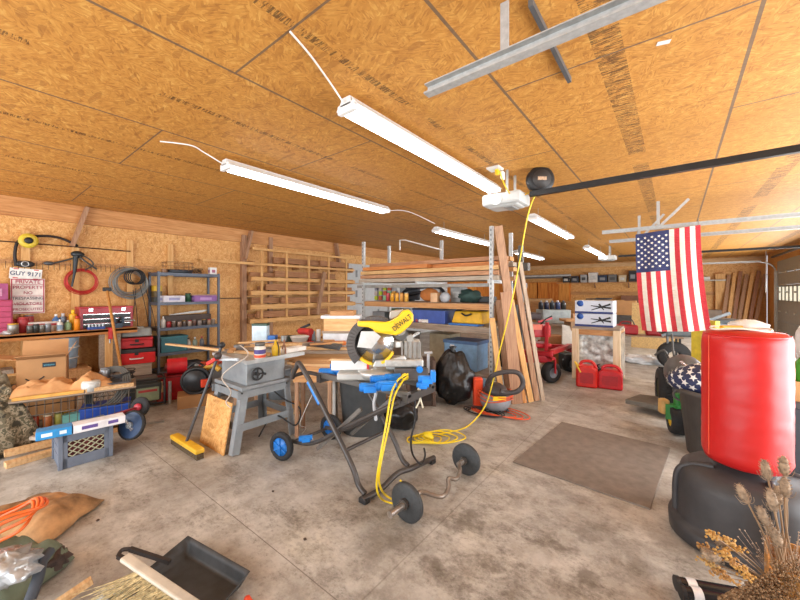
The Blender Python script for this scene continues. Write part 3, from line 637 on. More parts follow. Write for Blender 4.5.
# generator
pg_ = fl(139, 408); t = T('portable_generator', 'portable black framed generator with green white label on the floor', 'generator', pg_+FW*.12, yw)
b = B()
for sx in (-.2, .2):
    b.tube([(sx, -.15, .02), (sx, -.15, .36), (sx, .15, .36), (sx, .15, .02)], .014, 8, 0)
for y in (-.15, .15): b.tube([(-.2, y, .36), (.2, y, .36)], .014); b.tube([(-.2, y, .04), (.2, y, .04)], .014)
b.build('frame', black, t); B().box((0, 0, .19), (.34, .26, .24)).build('engine', P('3a3d3a', .5, .2), t, bevel=.02); B().box((.02, -.135, .17), (.24, .012, .17)).build('label_panel', P('8c9a7a', .5), t)
B().box((.02, -.143, .215), (.2, .004, .03)).build('label_stripe', P('b03a3a'), t); B().box((0, 0, .34), (.26, .2, .08)).build('tank', P('4a4b48', .4), t, bevel=.025)
B().cyl((.26, -.12, .0), (.26, -.12, .3), .02).build('post', P('b9bcb8', .4, .5), t)
t = T('red_bin', 'red steel bin on the floor below the steel shelf', 'bin', fl(163, 402)+FW*.2, yaw(163)); B().box((0, 0, .16), (.34, .28, .32)).build('body', P('b01420', .4), t, bevel=.01); B().box((0, 0, .325), (.36, .3, .02)).build('rim', P('7a1016'), t)
t = T('gas_can', 'red metal can tipped on the red bin behind the bottle', 'can', fl(163, 402)+FW*.22+V((0.02, 0.02, .336)), yaw(168)); B().cyl((-.1, 0, .11), (.14, 0, .11), .11, n=20).build('body', P('c0202a', .35), t, bevel=.01); B().cyl((-.13, 0, .11), (-.1, 0, .11), .05).build('cap', P('5a2a20'), t)
tag(B().beam(px(143, 380, 4.9), px(182, 379, 5.0), .03, .02).build('wood_bar', greyw), 'thin grey bar lying over the red bin', 'bar')
bottle(fl(161, 404), .05, .3, P('c9a070', .4), P('d8c8a8'), 'tan and red bottle standing on the floor by the red bin', P('b03a30'))
t = T('cardboard_tray', 'low brown cardboard box under the black blower', 'box', fl(187, 409)+FW*.2, yaw(187)); B().box((0, 0, .08), (.42, .32, .16)).build('body', cardd, t, bevel=.004)
t = T('leaf_blower', 'black round air machine with orange parts on the cardboard box', 'blower', fl(187, 409)+FW*.2+V((0, 0, .161)), yaw(190))
b = B(); b.lathe([(0, -.12), (.13, -.12), (.17, -.06), (.17, .06), (.13, .12), (0, .12)], (0, 0, .17), (0.2, 1, 0)); b.build('housing', P('26282b', .4), t)
B().torus((0, -.1, .17), .165, .022, (.2, 1, 0)).build('hose_ring', black, t); B().box((.1, -.14, .14), (.1, .08, .1)).build('motor_cover', P('d8401c'), t, bevel=.01); B().tube([(.1, 0, .3), (.2, -.05, .34), (.28, -.1, .28)], .035, 10, 5).build('yellow_hose', P('c8962a'), t)
B().tube([(-.1, 0, .33), (0, -.02, .4), (.1, 0, .33)], .014, 8, 5).build('handle', black, t)
t = T('clear_tote', 'clear tote of orange parts hanging over by the blower', 'tote', fl(187, 409)+FW*.62+V((0, 0, 0)), yaw(192)); B().box((0, 0, .2), (.4, .3, .4)).build('body', P('8c8f92', .4), t, bevel=.02)
B().box((0, 0, .43), (.46, .34, .05)).build('rim', P('9fb0b8', .3), t, bevel=.01); b = B()
for i in range(12): b.ball((random.uniform(-.16, .16), random.uniform(-.1, .1), .47), .04, 8)
b.build('contents', P('b8482c'), t)
tag(B().beam(px(167, 344, 4.6), px(222, 350, 3.55), .045, .02).build('slat', pine), 'light wooden slat poking out left of the table saw', 'slat')
# shovel with long handle and push broom
a = px(128, 388, 4.4); bq = px(107, 290, 5.3)
t = T('garden_hoe', 'long wooden handled tool leaning against the bench', 'garden tool', fl(128, 402)); t.location = (a.x, a.y, 0)
B().tube([V((0, 0, .04)), bq-V((a.x, a.y, 0))], .018).build('handle', wood('b9803f', '94602e', 'c99455', (30, 30, 2)), t); B().box(bq-V((a.x, a.y, 0))+V((0, 0, .01)), (.06, .1, .06)).build('grip', black, t, bevel=.01); B().box((0, 0, .02), (.12, .03, .04)).build('blade', P('5a5550', .5, .5), t)
h0 = fl(173, 444)+FW*.02; h1 = fl(199, 461)+FW*.02; hm = (h0+h1)/2
t = T('push_broom', 'push broom with yellow block leaning on the table saw clutter', 'broom', (hm.x, hm.y, 0))
B().beam(h0+V((0, 0, .075)), h1+V((0, 0, .075)), .08, .045).build('block', P('e0b02a', .5), t, world=True, bevel=.012)
B().beam(h0+V((0, 0, .028)), h1+V((0, 0, .028)), .06, .05).build('bristles', P('5a4a34', .9, 0, .3, 60), t, world=True)
B().tube([hm+V((0, 0, .09)), px(222, 345, 3.35)], .014).build('handle', P('4a4a4c', .4, .3), t, world=True); B().ball(px(222, 345, 3.35), .03, 10).build('end_grip', black, t, world=True)
# ---------------------------------------------------------------- milk crate pile
c = (px(57, 470, 2.95)+px(109, 459, 3.14))/2; c.z = 0
dirv = (px(109, 459, 3.14)-px(57, 470, 2.95)); dirv.z = 0; cw = .34; ry = math.atan2(dirv.y, dirv.x)
kc = fl(62, 470); t = T('milk_crate', 'grey blue plastic milk crate on the concrete floor', 'crate', kc+V((-.17, .16, 0)), radians(89))
gc = P('666f7e', .5, 0, .08)
b = B()
for y in (-.165, .165):
    b.box((0, y, .27), (.34, .014, .05)); b.box((0, y, .045), (.34, .014, .09)); b.box((0, y, .236), (.34, .014, .03))
    for x in (-.145, .145): b.box((x, y, .15), (.05, .014, .3))
for x in (-.165, .165):
    b.box((x, 0, .15), (.014, .34, .3))
    for q in (.1, .17, .24): b.box((x*1.03, 0, q), (.014, .34, .012))
for x in (-.167, .167):
    for y in (-.167, .167): b.box((x, y, .15), (.03, .03, .3))
b.box((0, 0, .01), (.33, .33, .02)); b.build('shell', gc, t, bevel=.003)
b = B()
for sgn in (1, -1):
    for i in range(-4, 5):
        x0, z0, x1, z1 = i*.06-.09*sgn, .09, i*.06+.09*sgn, .225
        # clip to the opening
        def cl(xa, za, xb, zb_):
            if xa < -.12: f = (-.12-xa)/(xb-xa); xa, za = -.12, za+f*(zb_-za)
            if xa > .12: f = (.12-xa)/(xb-xa); xa, za = .12, za+f*(zb_-za)
            return xa, za
        if max(x0, x1) > -.12 and min(x0, x1) < .12:
            a_ = cl(x0, z0, x1, z1); b_ = cl(x1, z1, x0, z0)
            if abs(a_[0]-b_[0]) > .01: b.beam((a_[0], -.165, a_[1]), (b_[0], -.165, b_[1]), .01, .007)
b.build('lattice', P('a8a68c', .5), t)
B().box((0, 0, .12), (.28, .28, .16)).build('liner', P('6b2f30', .8, 0, .4, 30), t)
zc_ = .302
# long cartons on the crate
a, b2 = px(34, 436, 2.85), px(88, 428, 3.0); a.z = b2.z = zc_+.04
def longbox(p, q, w, h, m, name, label, lab, z=None):
    p = V(p); q = V(q)
    if z is not None: p.z = q.z = z+h/2
    t = T(name, label, 'box', ((p.x+q.x)/2, (p.y+q.y)/2, p.z-h/2)); B().beam(p, q, w, h).build('carton', m, t, world=True, bevel=.003)
    d = (q-p).normalized(); n_ = V((d.y, -d.x, 0)); b = B()
    for f, L in ((.3, .3), (.75, .2)): m_ = p.lerp(q, f)+n_*(w/2+.001); b.beam(m_-d*L*(q-p).length/2, m_+d*L*(q-p).length/2, .003, h*.4)
    b.build('printed_panel', lab, t, world=True); return t
longbox(pz(36, 436, .33), pz(72, 429, .33), .12, .07, P('2f8fce', .4), 'long_carton', 'bright blue long carton lying on the milk crate', P('d8ecf6'), .302)
t_ = longbox(pz(72.6, 429, .33), pz(124, 418, .33), .12, .07, P('e2e2e6', .4), 'long_carton', 'white and purple long carton, right part across the milk crate', P('5c4a90'), .302)
tag(B().beam(px(34, 440, 2.82)*V((1, 1, 0))+V((0, 0, .28)) if False else V((px(36, 430, 2.9).x, px(36, 430, 2.9).y, .285)), V((px(55, 430, 3.05).x, px(55, 430, 3.05).y, .285)), .12, .03).build('grey_board', greyw), 'short grey board end sticking out left of the milk crate', 'board')
# stacked lumber under the pile
for i, (x0, y0, x1, y1, z) in enumerate(((5, 468, 60, 452, .0), (8, 455, 70, 442, .0), (4, 462, 64, 447, .05), (12, 446, 110, 432, .0), (8, 452, 112, 428, .102), (70, 440, 118, 430, .0))):
    a = fl(x0, y0); q = fl(x1, y1); a.z = q.z = z+.022
    o = B().beam(a, q+(q-a)*.4, .09, .044).build('pine_board', (pine, oldpine)[i % 2], bevel=.002)
    tag(o, ('front bottom pine board sticking out beside the milk crate', 'second pine board on the floor behind the front one', 'pine board laid across the two bottom ones', 'rear pine board on the floor behind the milk crate', 'top pine board of the stack by the milk crate', 'short pine board end right of the milk crate')[i], 'board', 'pine boards stacked behind the milk crate')
def cloth(name, c, L, W, rz, H, m, label, cat, seed=0, fr=3, z0=0, amp=.06, edge=.25, n=34, thick=.008):
    def f(u, v):
        x = (u-.5)*L; y = (v-.5)*W
        e = min(1, min(u, 1-u)/edge)*min(1, min(v, 1-v)/edge); e = e**.6 if e > 0 else 0
        wob = 1+.18*noise.noise(V((u*3, v*3, seed)))
        h = e*(H+amp*noise.noise(V((x*fr*2, y*fr*2, seed+4)))+amp*.6*abs(noise.noise(V((x*fr*5, y*fr*3, seed+9)))))
        return V((x*wob, y*wob, max(h, 0)+.012))
    o = B().grid(f, n, n).build(name, m, at=V((c[0], c[1], z0)), rz=rz, solid=thick); return tag(o, label, cat)
s = NT('camouflage'); v1 = s.noise(s.coord(), 17, 3); camo_m = s.fin(s.ramp(v1, [(.36, '3c3a30'), (.44, '6b6450'), (.52, '9a917c'), (.6, '5b5a48'), (.68, 'b5ab95')], 'CONSTANT'), .9, v1, .3)
cc = fl(18, 452)
c1 = px(6, 420, 3.2); cloth('camo_jacket', (c1.x-.22, c1.y-.02, 0), .48, .4, .5, .5, camo_m, 'heap of camouflage clothing on the floor at the left edge', 'clothing', 3, 3, .0, .16, .3)
c1 = px(6, 395, 3.75); cloth('camo_bag', (c1.x-.1, c1.y-.12, 0), .42, .38, .8, .6, P('8d8672', .9, 0, .35, 14), 'khaki grey bag heaped right of the camouflage clothing', 'bag', 8, 3, .0, .14, .28)
# cart/wire baskets
ct = T('wire_cart', 'low wire basket cart full of odds and ends behind the crate', 'cart', px(80, 410, 3.75)*V((1, 1, 0)), ry+.05)
b = B(); L, W = .95, .42
for z in (.14, .3, .44):
    b.tube([(-L/2, -W/2, z), (L/2, -W/2, z), (L/2, W/2, z), (-L/2, W/2, z)], .006, 6, 0, True)
for i in range(17): x = -L/2+L*i/16; b.cyl((x, -W/2, .14), (x, -W/2, .44), .003, n=5); b.cyl((x, W/2, .14), (x, W/2, .44), .003, n=5)
for i in range(8): y = -W/2+W*i/7; b.cyl((-L/2, y, .14), (-L/2, y, .44), .003, n=5); b.cyl((L/2, y, .14), (L/2, y, .44), .003, n=5)
b.build('wire_basket', P('6b5f52', .5, .4), ct); B().box((0, 0, .13), (L, W, .012)).build('base_shelf', P('7c746a'), ct)
for x in (-.44, .44):
    for y in (-.19, .19): B().cyl((x, y, 0), (x, y, .13), .012).build('leg', P('5b5048', .5, .4), ct)
def oncart(x, y, z=.137): p = Matrix.Rotation(ry+.05, 3, 'Z') @ V((x, y, 0)); return ct.location+p+V((0, 0, z))
crate_('blue_lid_bin', oncart(.22, -.02), (.4, .3, .13), P('2448a0', .35), 'deep blue plastic bin inside the wire cart', 'bin', ry, lid=P('2c58b8'))
crate_('teal_packet', oncart(-.06, -.08), (.14, .1, .1), P('6fb0a8'), 'pale teal packet left of the blue bin', 'packet', ry+.3)
for i, (x, m) in enumerate(((-.42, 'e8641e'), (-.33, 'b8482c'), (-.23, '9a5a30'), (-.15, '8c8a40'))): can(oncart(x, -.12+.03*(i % 2)), .036, .12, P(m), P(('e88a3a', '7a2f24', 'c9c0a8', '50502a')[i]), ('bright orange can at the left end of the wire cart', 'rusty red can beside the bright orange can', 'brown can third along in the wire cart', 'olive can fourth along in the wire cart')[i])
cloth('orange_towel', oncart(-.12, .04)[:2], .8, .4, ry, .08, P('cf9a66', .9, 0, .12, 6), 'tan orange towel draped over the wire cart', 'towel', 5, 4, .462, .09, .22)
tb = B().box((0, 0, .0), (.96, .44, .012)).build('cart_board', greyw, at=oncart(0, 0, .453), rz=ry+.05); tag(tb, 'thin board laid on top of the wire cart', 'board')
tag(B().beam(oncart(-.46, -.19, .477), oncart(.05, -.2, .477), .035, .03).build('wooden_rod', P('d8a24a', .5)), 'yellow wooden handle lying on the front edge of the wire cart', 'handle')
tag(B().beam(oncart(.06, -.19, .478), oncart(.46, -.18, .478), .05, .035).build('wooden_rod', pine), 'pale wooden stick lying right of the yellow handle', 'handle')
can(oncart(.1, -.14, .462), .08, .09, P('cfd2cf', .4, .2), P('dadcd8'), 'round white tub in front of the towel on the cart', 'tub', 'tub')
can(oncart(.2, .16, .462), .05, .16, P('8c9094', .35, .6), P('7a7f84'), 'tall tin can at the back of the wire cart', 'can', 'tin_can')
t = T('bicycle_wheel', 'ring of wire and netting leaning on the cart right of the towel', 'wheel', px(108, 388, 3.9)); b = B()
for i in range(4): b.torus((0, 0, -.0), .2+.015*i, .012, (.3+.1*i, -.9, .6), 30, 6)
b.build('rim', P('4d4b46', .6), t); b = B()
for i in range(12): a = i*pi/6; d = V((.3, -.9, .6)).normalized(); u = d.orthogonal().normalized(); b.cyl((0, 0, 0), (u*cos(a)+d.cross(u)*sin(a))*.2, .003, n=5)
b.build('spoke', P('6a6660', .5, .4), t)
# amazon style carton
c1 = px(44, 384, 4.15); c1.z = 0
t = T('cardboard_box', 'open brown cardboard box with a black label behind the camouflage pile', 'box', (c1.x, c1.y, .4), ry+.1)
tag(B().box((0, 0, .2), (.55, .45, .4)).build('storage_box', cardd, at=(c1.x, c1.y, 0), rz=ry+.1), 'closed carton standing under the open cardboard box', 'box')
b = B(); w_, d_, h_ = .4, .34, .34
for y in (-d_/2, d_/2): b.box((0, y, h_/2), (w_, .008, h_))
for x in (-w_/2, w_/2): b.box((x, 0, h_/2), (.008, d_, h_))
b.box((0, 0, .005), (w_, d_, .01)); b.build('carton', card, t)
b = B(); b.beam((-w_/2, -d_/2-.07, h_+.05) and (0, -d_/2-.0, h_), (0, -d_/2-.13, h_+.05), w_, .006, (0, 0, 1)); b.build('flap', card, t)
B().beam((0, d_/2, h_), (0, d_/2+.06, h_+.17), w_, .006, (0, 1, 0)).build('flap', card, t); B().beam((-w_/2, 0, h_), (-w_/2-.18, 0, h_+.03), d_, .006).build('flap', card, t); B().beam((w_/2, 0, h_), (w_/2+.08, 0, h_+.14), d_, .006, (1, 0, 0)).build('flap', card, t)
B().box((.06, -d_/2-.006, .26), (.11, .004, .055)).build('label', P('20303a'), t); b = B(); b.tube([(-.13, -d_/2-.006, .12), (-.08, -d_/2-.006, .09), (-.02, -d_/2-.006, .1), (.02, -d_/2-.006, .13)], .007, 6, 5); b.build('printed_mark', black, t)
text('amazon', .03, P('5fa8c0'), t, (.06, -d_/2-.0095, .26), (pi/2, 0, 0))
# dolly wheel, hub and bar
c1 = px(132, 425, 3.35); nv = (-FW*.9-RT*.1+V((0, 0, .25))).normalized()
t = T('barbell', 'blue black weight plate on a short bar right of the milk crate', 'barbell', V((c1.x, c1.y, 0)))
b = B(); b.mat(rubber).lathe([(.02, -.02), (.125, -.02), (.135, -.01), (.135, .015), (.12, .022), (.118, .015), (.02, .01)], c1, nv, ring=True); b.mat(P('2d4468', .4, .1)).lathe([(.118, .015), (.03, .02), (.02, .02)], c1, nv); b.build('plate', None, t, world=True)
b = B(); b.cyl(c1-nv*.4, c1+nv*.05, .012); b.cyl(c1+nv*.01, c1+nv*.04, .03); b.build('bar', steel, t, world=True)
b = B(); u = V((.3, .2, .93)).cross(nv).normalized(); b.beam(c1+nv*.035-u*.05+V((0, 0, .03)), c1+nv*.035+u*.04-V((0, 0, .03)), .02, .015); b.build('collar', chrome, t, world=True)
c2 = px(140, 407, 3.55)
t = T('hand_truck', 'red framed hand truck with small red hub wheel behind the weight plate', 'hand truck', V((c2.x, c2.y, 0)))
b = B(); b.lathe([(.03, -.02), (.085, -.02), (.1, -.01), (.1, .01), (.085, .02), (.03, .02)], c2, nv, ring=True); b.build('wheel', rubber, t, world=True); B().lathe([(0, .0), (.035, .0), (.035, .04), (.02, .05), (0, .05)], c2, nv).build('hub', P('b03040'), t, world=True)
B().beam(c2, px(92, 422, 3.1), .03, .025).build('frame_bar', P('8c2f38', .4, .2), t, world=True)
# ---------------------------------------------------------------- near left corner
cj = fl(42, 528); cloth('canvas_jacket', (cj.x-.1, cj.y-.02, 0), .54, .42, .75, .12, P('a37a50', .9, 0, .4, 6), 'worn tan canvas jacket crumpled on the floor at the left', 'jacket', 11, 3, 0, .05, .25, 40)
cj = fl(-5, 592); cloth('green_tarp', (cj.x, cj.y, 0), .42, .4, .7, .16, P('6c7560', .85, 0, .15, 8), 'dull green tarp bundle in the bottom left corner', 'tarp', 14, 4, 0, .06, .2)
cj = px(6, 576, 1.6); t = T('foil_bag', 'shiny silver plastic bag lying on the green tarp', 'bag', (cj.x, cj.y, .19), .6)
B().ball((0, 0, .05), (.13, .1, .06), 26, .5, 4, 5).build('bag', P('b9bec2', .2, .5, .15, 25), t)
a, q = px(33, 563, 1.66), px(48, 552, 1.75); t = T('strap', 'dark grey webbing strap with orange tip on the green tarp', 'strap', (a.x, a.y, .2))
B().tube([px(50, 551, 1.72), px(42, 562, 1.66), px(38, 578, 1.6), px(30, 600, 1.55)], .022, 6, 6).build('webbing', P('3b4048', .8), t, world=True); B().box(px(29, 557, 1.66), (.02, .02, .02)).build('tip', orange, t, world=True)
b = B(); cb = px(8, 538, 1.85)
for i in range(4):
    R_ = .12+.02*i; ph = i*.5
    b.tube([cb+V((R_*cos(a+ph)*1.15+.03*sin(3*a+i), R_*sin(a+ph)*.8, .02*i+.06*sin(a+i)+.07)) for a in [k*2*pi/16 for k in range(16)]], .008, 8, 3, True)
tag(b.build('extension_cord', P('e86a28', .4)), 'loops of bright orange extension cord on the tan jacket', 'cord')
cj = fl(52, 572); t = T('scrap_heap', 'dark crumpled rag with an orange tag at the edge of the jacket', 'rag', (cj.x-.03, cj.y, 0)); B().ball((0, 0, .05), (.1, .07, .06), 20, .6, 4, 9).build('rag', P('4a3a34', .8, 0, .4, 18), t); B().box((.05, -.06, .06), (.05, .03, .03), .5).build('tag', P('c8582c'), t, bevel=.005)
# dustpan and whisk broom
p_a, p_b, p_c, p_d = fl(188, 552), fl(250, 590), fl(205, 632), fl(125, 594)
t = T('dustpan', 'black plastic dustpan lying on the floor at the bottom left', 'dustpan', fl(195, 585))
def bl(u, v, z): q = (p_d*(1-u)+p_c*u)*(1-v)+(p_a*(1-u)+p_b*u)*v; return V((q.x, q.y, z))
b = B()
def dp(u, v):
    e = max(0, 1-min(u, 1-u)/.08, 1-(1-v)/.1); e = min(1, e)
    return bl(u, v, .008+.075*e*(.35+.65*v)+.012*v)
b.grid(dp, 26, 26); b.build('pan', P('36393c', .55, 0, .2, 14), t, world=True, solid=.004)
h1_, h2_ = px(117, 557, 1.75), px(150, 572, 1.72)
b = B(); b.beam(px(118, 556, 1.8), px(160, 578, 1.75), .018, .02); b.beam(px(130, 549, 1.85), px(170, 562, 1.82), .018, .02); b.tube([px(118, 556, 1.8), px(122, 550, 1.83), px(130, 549, 1.85)], .01, 8, 4); b.build('handle', P('2b2320', .5), t, world=True)
a, q = px(124, 557, 1.66), px(205, 612, 1.5)
t = T('dust_brush', 'pale handled dust brush with straw bristles beside the dustpan', 'brush', V((a.x, a.y, 0)).lerp(V((q.x, q.y, 0)), .5))
B().beam(a, q, .045, .02, (0, 0, 1)).build('handle', P('c3b9a8', .5), t, world=True, bevel=.008)
b = B(); dd_ = (q-a)
for i in range(330):
    s0 = a+dd_*random.uniform(.22, 1.0)+V((0, 0, -.005)); tip = s0+(-RT*random.uniform(.09, .22)-FW*random.uniform(.02, .12)+V((0, 0, random.uniform(-.1, -.02))))+RT*random.uniform(-.03, .03)
    b.cyl(s0, tip, .0022, .001, 4, False)
o = b.build('bristles', P('cdb98a', .8, 0, .3, 60), t, world=True); o['kind'] = 'stuff'
tag(B().beam(px(52, 607, 1.62), px(92, 580, 1.72), .03, .03).build('paint_stick', pine), 'pale wooden stick poking in at the bottom left edge', 'stick')
cj = px(120, 600, 1.55); t = T('plastic_wrap', 'clear plastic wrap under the straw brush', 'wrap', (cj.x-.02, cj.y-.02, .0)); B().ball((0, 0, .07), (.13, .09, .07), 22, .5, 4, 2).build('sheet', P('a8b8c4', .15, 0, .2, 25), t)
tag(B().ball(px(247, 601, 1.66)*V((1, 1, 0))+V((.01, .0, .03)), (.03, .02, .03), 12, .4).build('red_scrap', P('d0401c')), 'small red scrap peeping out below the dustpan', 'scrap')
# ---------------------------------------------------------------- table saw
gs = P('90969a', .45, .3, .1, 8)
t = T('table_saw', 'grey table saw on a splayed steel stand covered with clutter', 'table saw', (-3.45, 1.9, 0))
b = B(); b.box((-3.47, 1.97, .85), (.72, .6, .03)); b.box((-3.47, 1.97, .83), (.68, .56, .02)); b.build('table_top', P('b9bcbc', .35, .4, .1), t, world=True, bevel=.004)
B().box((-3.11, 1.97, .85), (.04, .64, .035)).build('fence_rail', P('c3c6c6', .3, .5), t, world=True)
B().box((-3.45, 1.92, .72), (.5, .42, .23)).build('body', gs, t, world=True, bevel=.01)
B().box((-3.45, 1.92, .59), (.56, .54, .035)).build('base_flange', gs, t, world=True, bevel=.004)
for sx in (-1, 1):
    for sy in (-1, 1):
        q0 = V((-3.45+sx*.25, 1.92+sy*.25, .58)); q1 = V((-3.45+sx*.30, 1.88+sy*.33, 0.001))
        b = B(); d_ = q1-q0
        b.beam(q0+V((0, -sy*.03, 0)), q1+V((0, -sy*.03, .01)), .008, .07, (0, 1, 0)); b.beam(q0+V((-sx*.03, 0, 0)), q1+V((-sx*.03, 0, .01)), .008, .07, (1, 0, 0))
        b.build('leg', gs, t, world=True)
b = B()
for z, e in ((.53, .255), (.24, .285)):
    b.box((-3.45+e, 1.9, z), (.01, .56+(.58-z)*.12, .07)); b.box((-3.45-e, 1.9, z), (.01, .56+(.58-z)*.12, .07)); b.box((-3.45, 1.9+e, z), (.52, .01, .07)); b.box((-3.45, 1.9-e, z), (.52, .01, .07))
b.build('brace', gs, t, world=True)
b = B(); c = V((-3.19, 1.8, .71)); b.torus(c+V((.03, 0, 0)), .055, .01, (1, 0, 0), 20, 6); b.cyl(c, c+V((.045, 0, 0)), .018); b.beam(c+V((.03, -.05, 0)), c+V((.03, .05, 0)), .012, .012); b.beam(c+V((.03, 0, -.05)), c+V((.03, 0, .05)), .012, .012); b.cyl(c+V((.03, .05, 0)), c+V((.08, .05, 0)), .012); b.build('handwheel', dark, t, world=True)
b = B()
for i in range(4):
    for (yy, zz) in ((1.66, .55), (2.14, .55)): b.cyl((-3.19, yy, zz-.0), (-3.185, yy, zz), .008)
b.build('bolt', dark, t, world=True)
tag(B().beam((-3.5, 1.52, .0), (-3.5, 1.6, .46), .5, .012, (0, -1, 0)).build('plywood_offcut', OY), 'offcut of strand board leaning on the left side of the table saw', 'panel')
tag(B().tube([(-3.3, 1.95, .58), (-3.2, 2.1, .4), (-3.05, 2.2, .3), (-2.98, 2.1, .17), (-3.2, 2.0, .25), (-3.28, 1.88, .05)], .008, 6, 8).build('extension_cord', black), 'black cord hanging under the table saw', 'cord')
tag(B().tube([px(240, 345, 3.3), px(248, 355, 3.2), px(230, 368, 3.22), px(222, 378, 3.2), px(231, 392, 3.18), px(226, 402, 3.15), px(231, 408, 3.15)], .006, 6, 8).build('thin_cord', P('b9ada0')), 'pale thin cord hanging at the left corner of the table saw', 'cord')
tag(B().tube([px(312, 395, 3.6), px(303, 415, 3.6), px(300, 425, 3.6), px(306, 428, 3.7), px(300, 436, 3.7)], .003, 5, 6).build('white_string', white), 'thin white string hanging down right of the table saw', 'string')
ZT = .868
def onT(x, y): return V((x, y, ZT))
t = T('glue_jar', 'white jar with purple and orange label on the table saw', 'jar', px(260, 352, 3.35)); t.location.z = ZT
B().lathe([(0, 0), (.05, 0), (.052, .1), (.04, .12), (0, .12)]).build('body', P('e8e2d8', .4), t); B().lathe([(.053, .045), (.053, .085)]).build('label', P('4a3f86'), t); B().lathe([(.0535, .01), (.0535, .035)]).build('lower_label', P('d8502a'), t); B().lathe([(0, .12), (.045, .12), (.045, .15), (0, .15)]).build('lid', P('6a6c6a', .4, .4), t)
t = T('spring_clamp', 'yellow squeeze bottle beside the jar on the table saw', 'bottle', px(276, 350, 3.5)); t.location.z = ZT; B().lathe([(0, 0), (.04, 0), (.042, .08), (.02, .11), (.012, .15), (0, .15)]).build('body', P('e8c030', .4), t); b = B(); b.tube([(-.05, 0, 0), (-.045, 0, .09), (0, 0, .14), (.045, 0, .09), (.05, 0, 0)], .006, 6, 5); b.build('wire_loop', P('3a2d2a'), t); t.name = 'glue_bottle'
t = T('pliers', 'pair of pliers with tan handles standing on the table saw', 'pliers', px(284, 351, 3.6)); t.location.z = ZT; b = B(); b.tube([(-.03, 0, 0), (-.02, 0, .07), (0, 0, .1), (0, 0, .14)], .008, 6, 4); b.tube([(.03, 0, 0), (.02, 0, .07), (0, 0, .1), (.01, 0, .14)], .008, 6, 4); b.build('handle', P('9a6a50'), t)
tag(B().box((-3.22, 2.22, ZT+.02), (.12, .3, .04), .1).build('paper_pad', P('e8e4de')), 'white folded paper pad at the right end of the table saw', 'paper')
for i, (x, y, L, a, m, l) in enumerate(((-3.4, 1.85, .5, .3, pine, 'light slat on the table saw nearest the broom handle'), (-3.65, 2.0, .7, 1.2, greyw, 'grey offcut lying across the back of the table saw'), (-3.5, 2.22, .55, .9, pine, 'pale pine offcut behind the glue jar'), (-3.62, 1.8, .4, 2.5, oldpine, 'brown short offcut at the left rear corner of the saw top'))):
    tag(B().box((x, y, ZT+.014+.028*(i > 1)), (L, .05, .026), a).build('wood_offcut', m), l, 'offcut', 'offcuts on the table saw')
t = T('trigger_clamp', 'red bar clamp lying at the left corner of the table saw', 'clamp', px(214, 352, 3.35)); t.location.z = ZT-.02
B().beam((-.12, 0, -.05), (.06, 0, .02), .04, .03).build('handle', P('d83a34'), t); B().beam((-.05, 0, 0), (.3, .08, .03), .012, .02).build('bar', steel, t); B().ball((.08, 0, .05), .035, 10).build('knob', P('3a2f2c'), t)
# ---------------------------------------------------------------- cluttered work table behind the saw
R38 = TH
wc = px(330, 350, 4.45); wc.z = 0
t = T('work_table', 'low work table heaped with boards behind the table saw', 'table', (wc.x, wc.y, 0), R38)
B().box((-.2, .1, .78), (1.9, .75, .035)).build('top', greyw, t); 
for x in (-1.08, .68):
    for y in (-.2, .4): B().box((x, y, .38), (.07, .07, .76)).build('leg', oldz, t)
b = B(); b.box((-.2, .4, .72), (1.8, .03, .08)); b.box((-.2, -.22, .72), (1.8, .03, .08)); b.build('apron', oldpine, t)
def onW(x, y, z=0): p = Matrix.Rotation(R38, 3, 'Z') @ V((x, y, 0)); return V((wc.x, wc.y, .798+z))+p
zz = 0
for i, (w_, h_, x, m, l) in enumerate(((.44, .035, .1, P('dfe0e0', .5), 'bottom grey white panel of the stack right of the leaning board'), (.44, .02, .12, pine, 'thin pine sheet just above the bottom panel of the stack'), (.42, .11, .11, P('c9ced2', .5), 'thick pale grey block panel in the middle of the stack'), (.43, .03, .1, greyw, 'grey brown board under the light pine pile'), (.42, .16, .12, wood('e0b27a', 'c8935c', 'ecc795', (2, 8, 14)), 'light pine block on the upper part of the stack'), (.5, .035, .12, P('dcdfe4', .5), 'white blue sheet lying on the light pine block'), (.3, .06, .14, oldpine, 'narrow brown plank topping the panel stack'))):
    tag(B().box((0, 0, h_/2), (w_, .3, h_)).build('stacked_panel', m, at=onW(x, .2, zz), rz=R38), l, 'panel', 'panels stacked on the work table'); zz += h_+.001
for i, (x, y, L, a, h, m, l) in enumerate(((-.75, -.1, .8, .1, 0, pine, 'pale board lying flat at the left of the work table'), (-.7, .1, .7, -.05, 0, greyw, 'grey board behind the pale board on the work table'), (-.6, 0, .6, .3, .03, oldpine, 'brown board crossing the pale and grey boards'), (-.25, -.15, .6, -.12, 0, pine, 'front yellow board in the middle of the work table'), (.35, -.18, .6, .05, 0, pine, 'pine board at the right front of the work table'), (-.2, .05, .5, .6, .03, greyw, 'crooked grey board in front of the white bowl'))):
    tag(B().box((0, 0, .014), (L, .09, .027)).build('loose_board', m, at=onW(x, y, h), rz=R38+a), l, 'board', 'loose boards on the work table')
t = T('power_drill', 'red and black power tool on the cluttered table behind the jar', 'power tool', onW(-.38, .3, .001)); b = B(); b.cyl((-.14, 0, .16), (.1, 0, .17), .045); b.beam((.05, 0, .02), (.07, 0, .15), .05, .06); b.box((.05, 0, .02), (.12, .08, .04)); b.build('body', P('b82f2c', .4), t, bevel=.005); b = B(); b.beam((-.12, 0, .2), (.04, .02, .26), .03, .03); b.cyl((-.2, 0, .16), (-.14, 0, .16), .02); b.build('chuck', black, t)
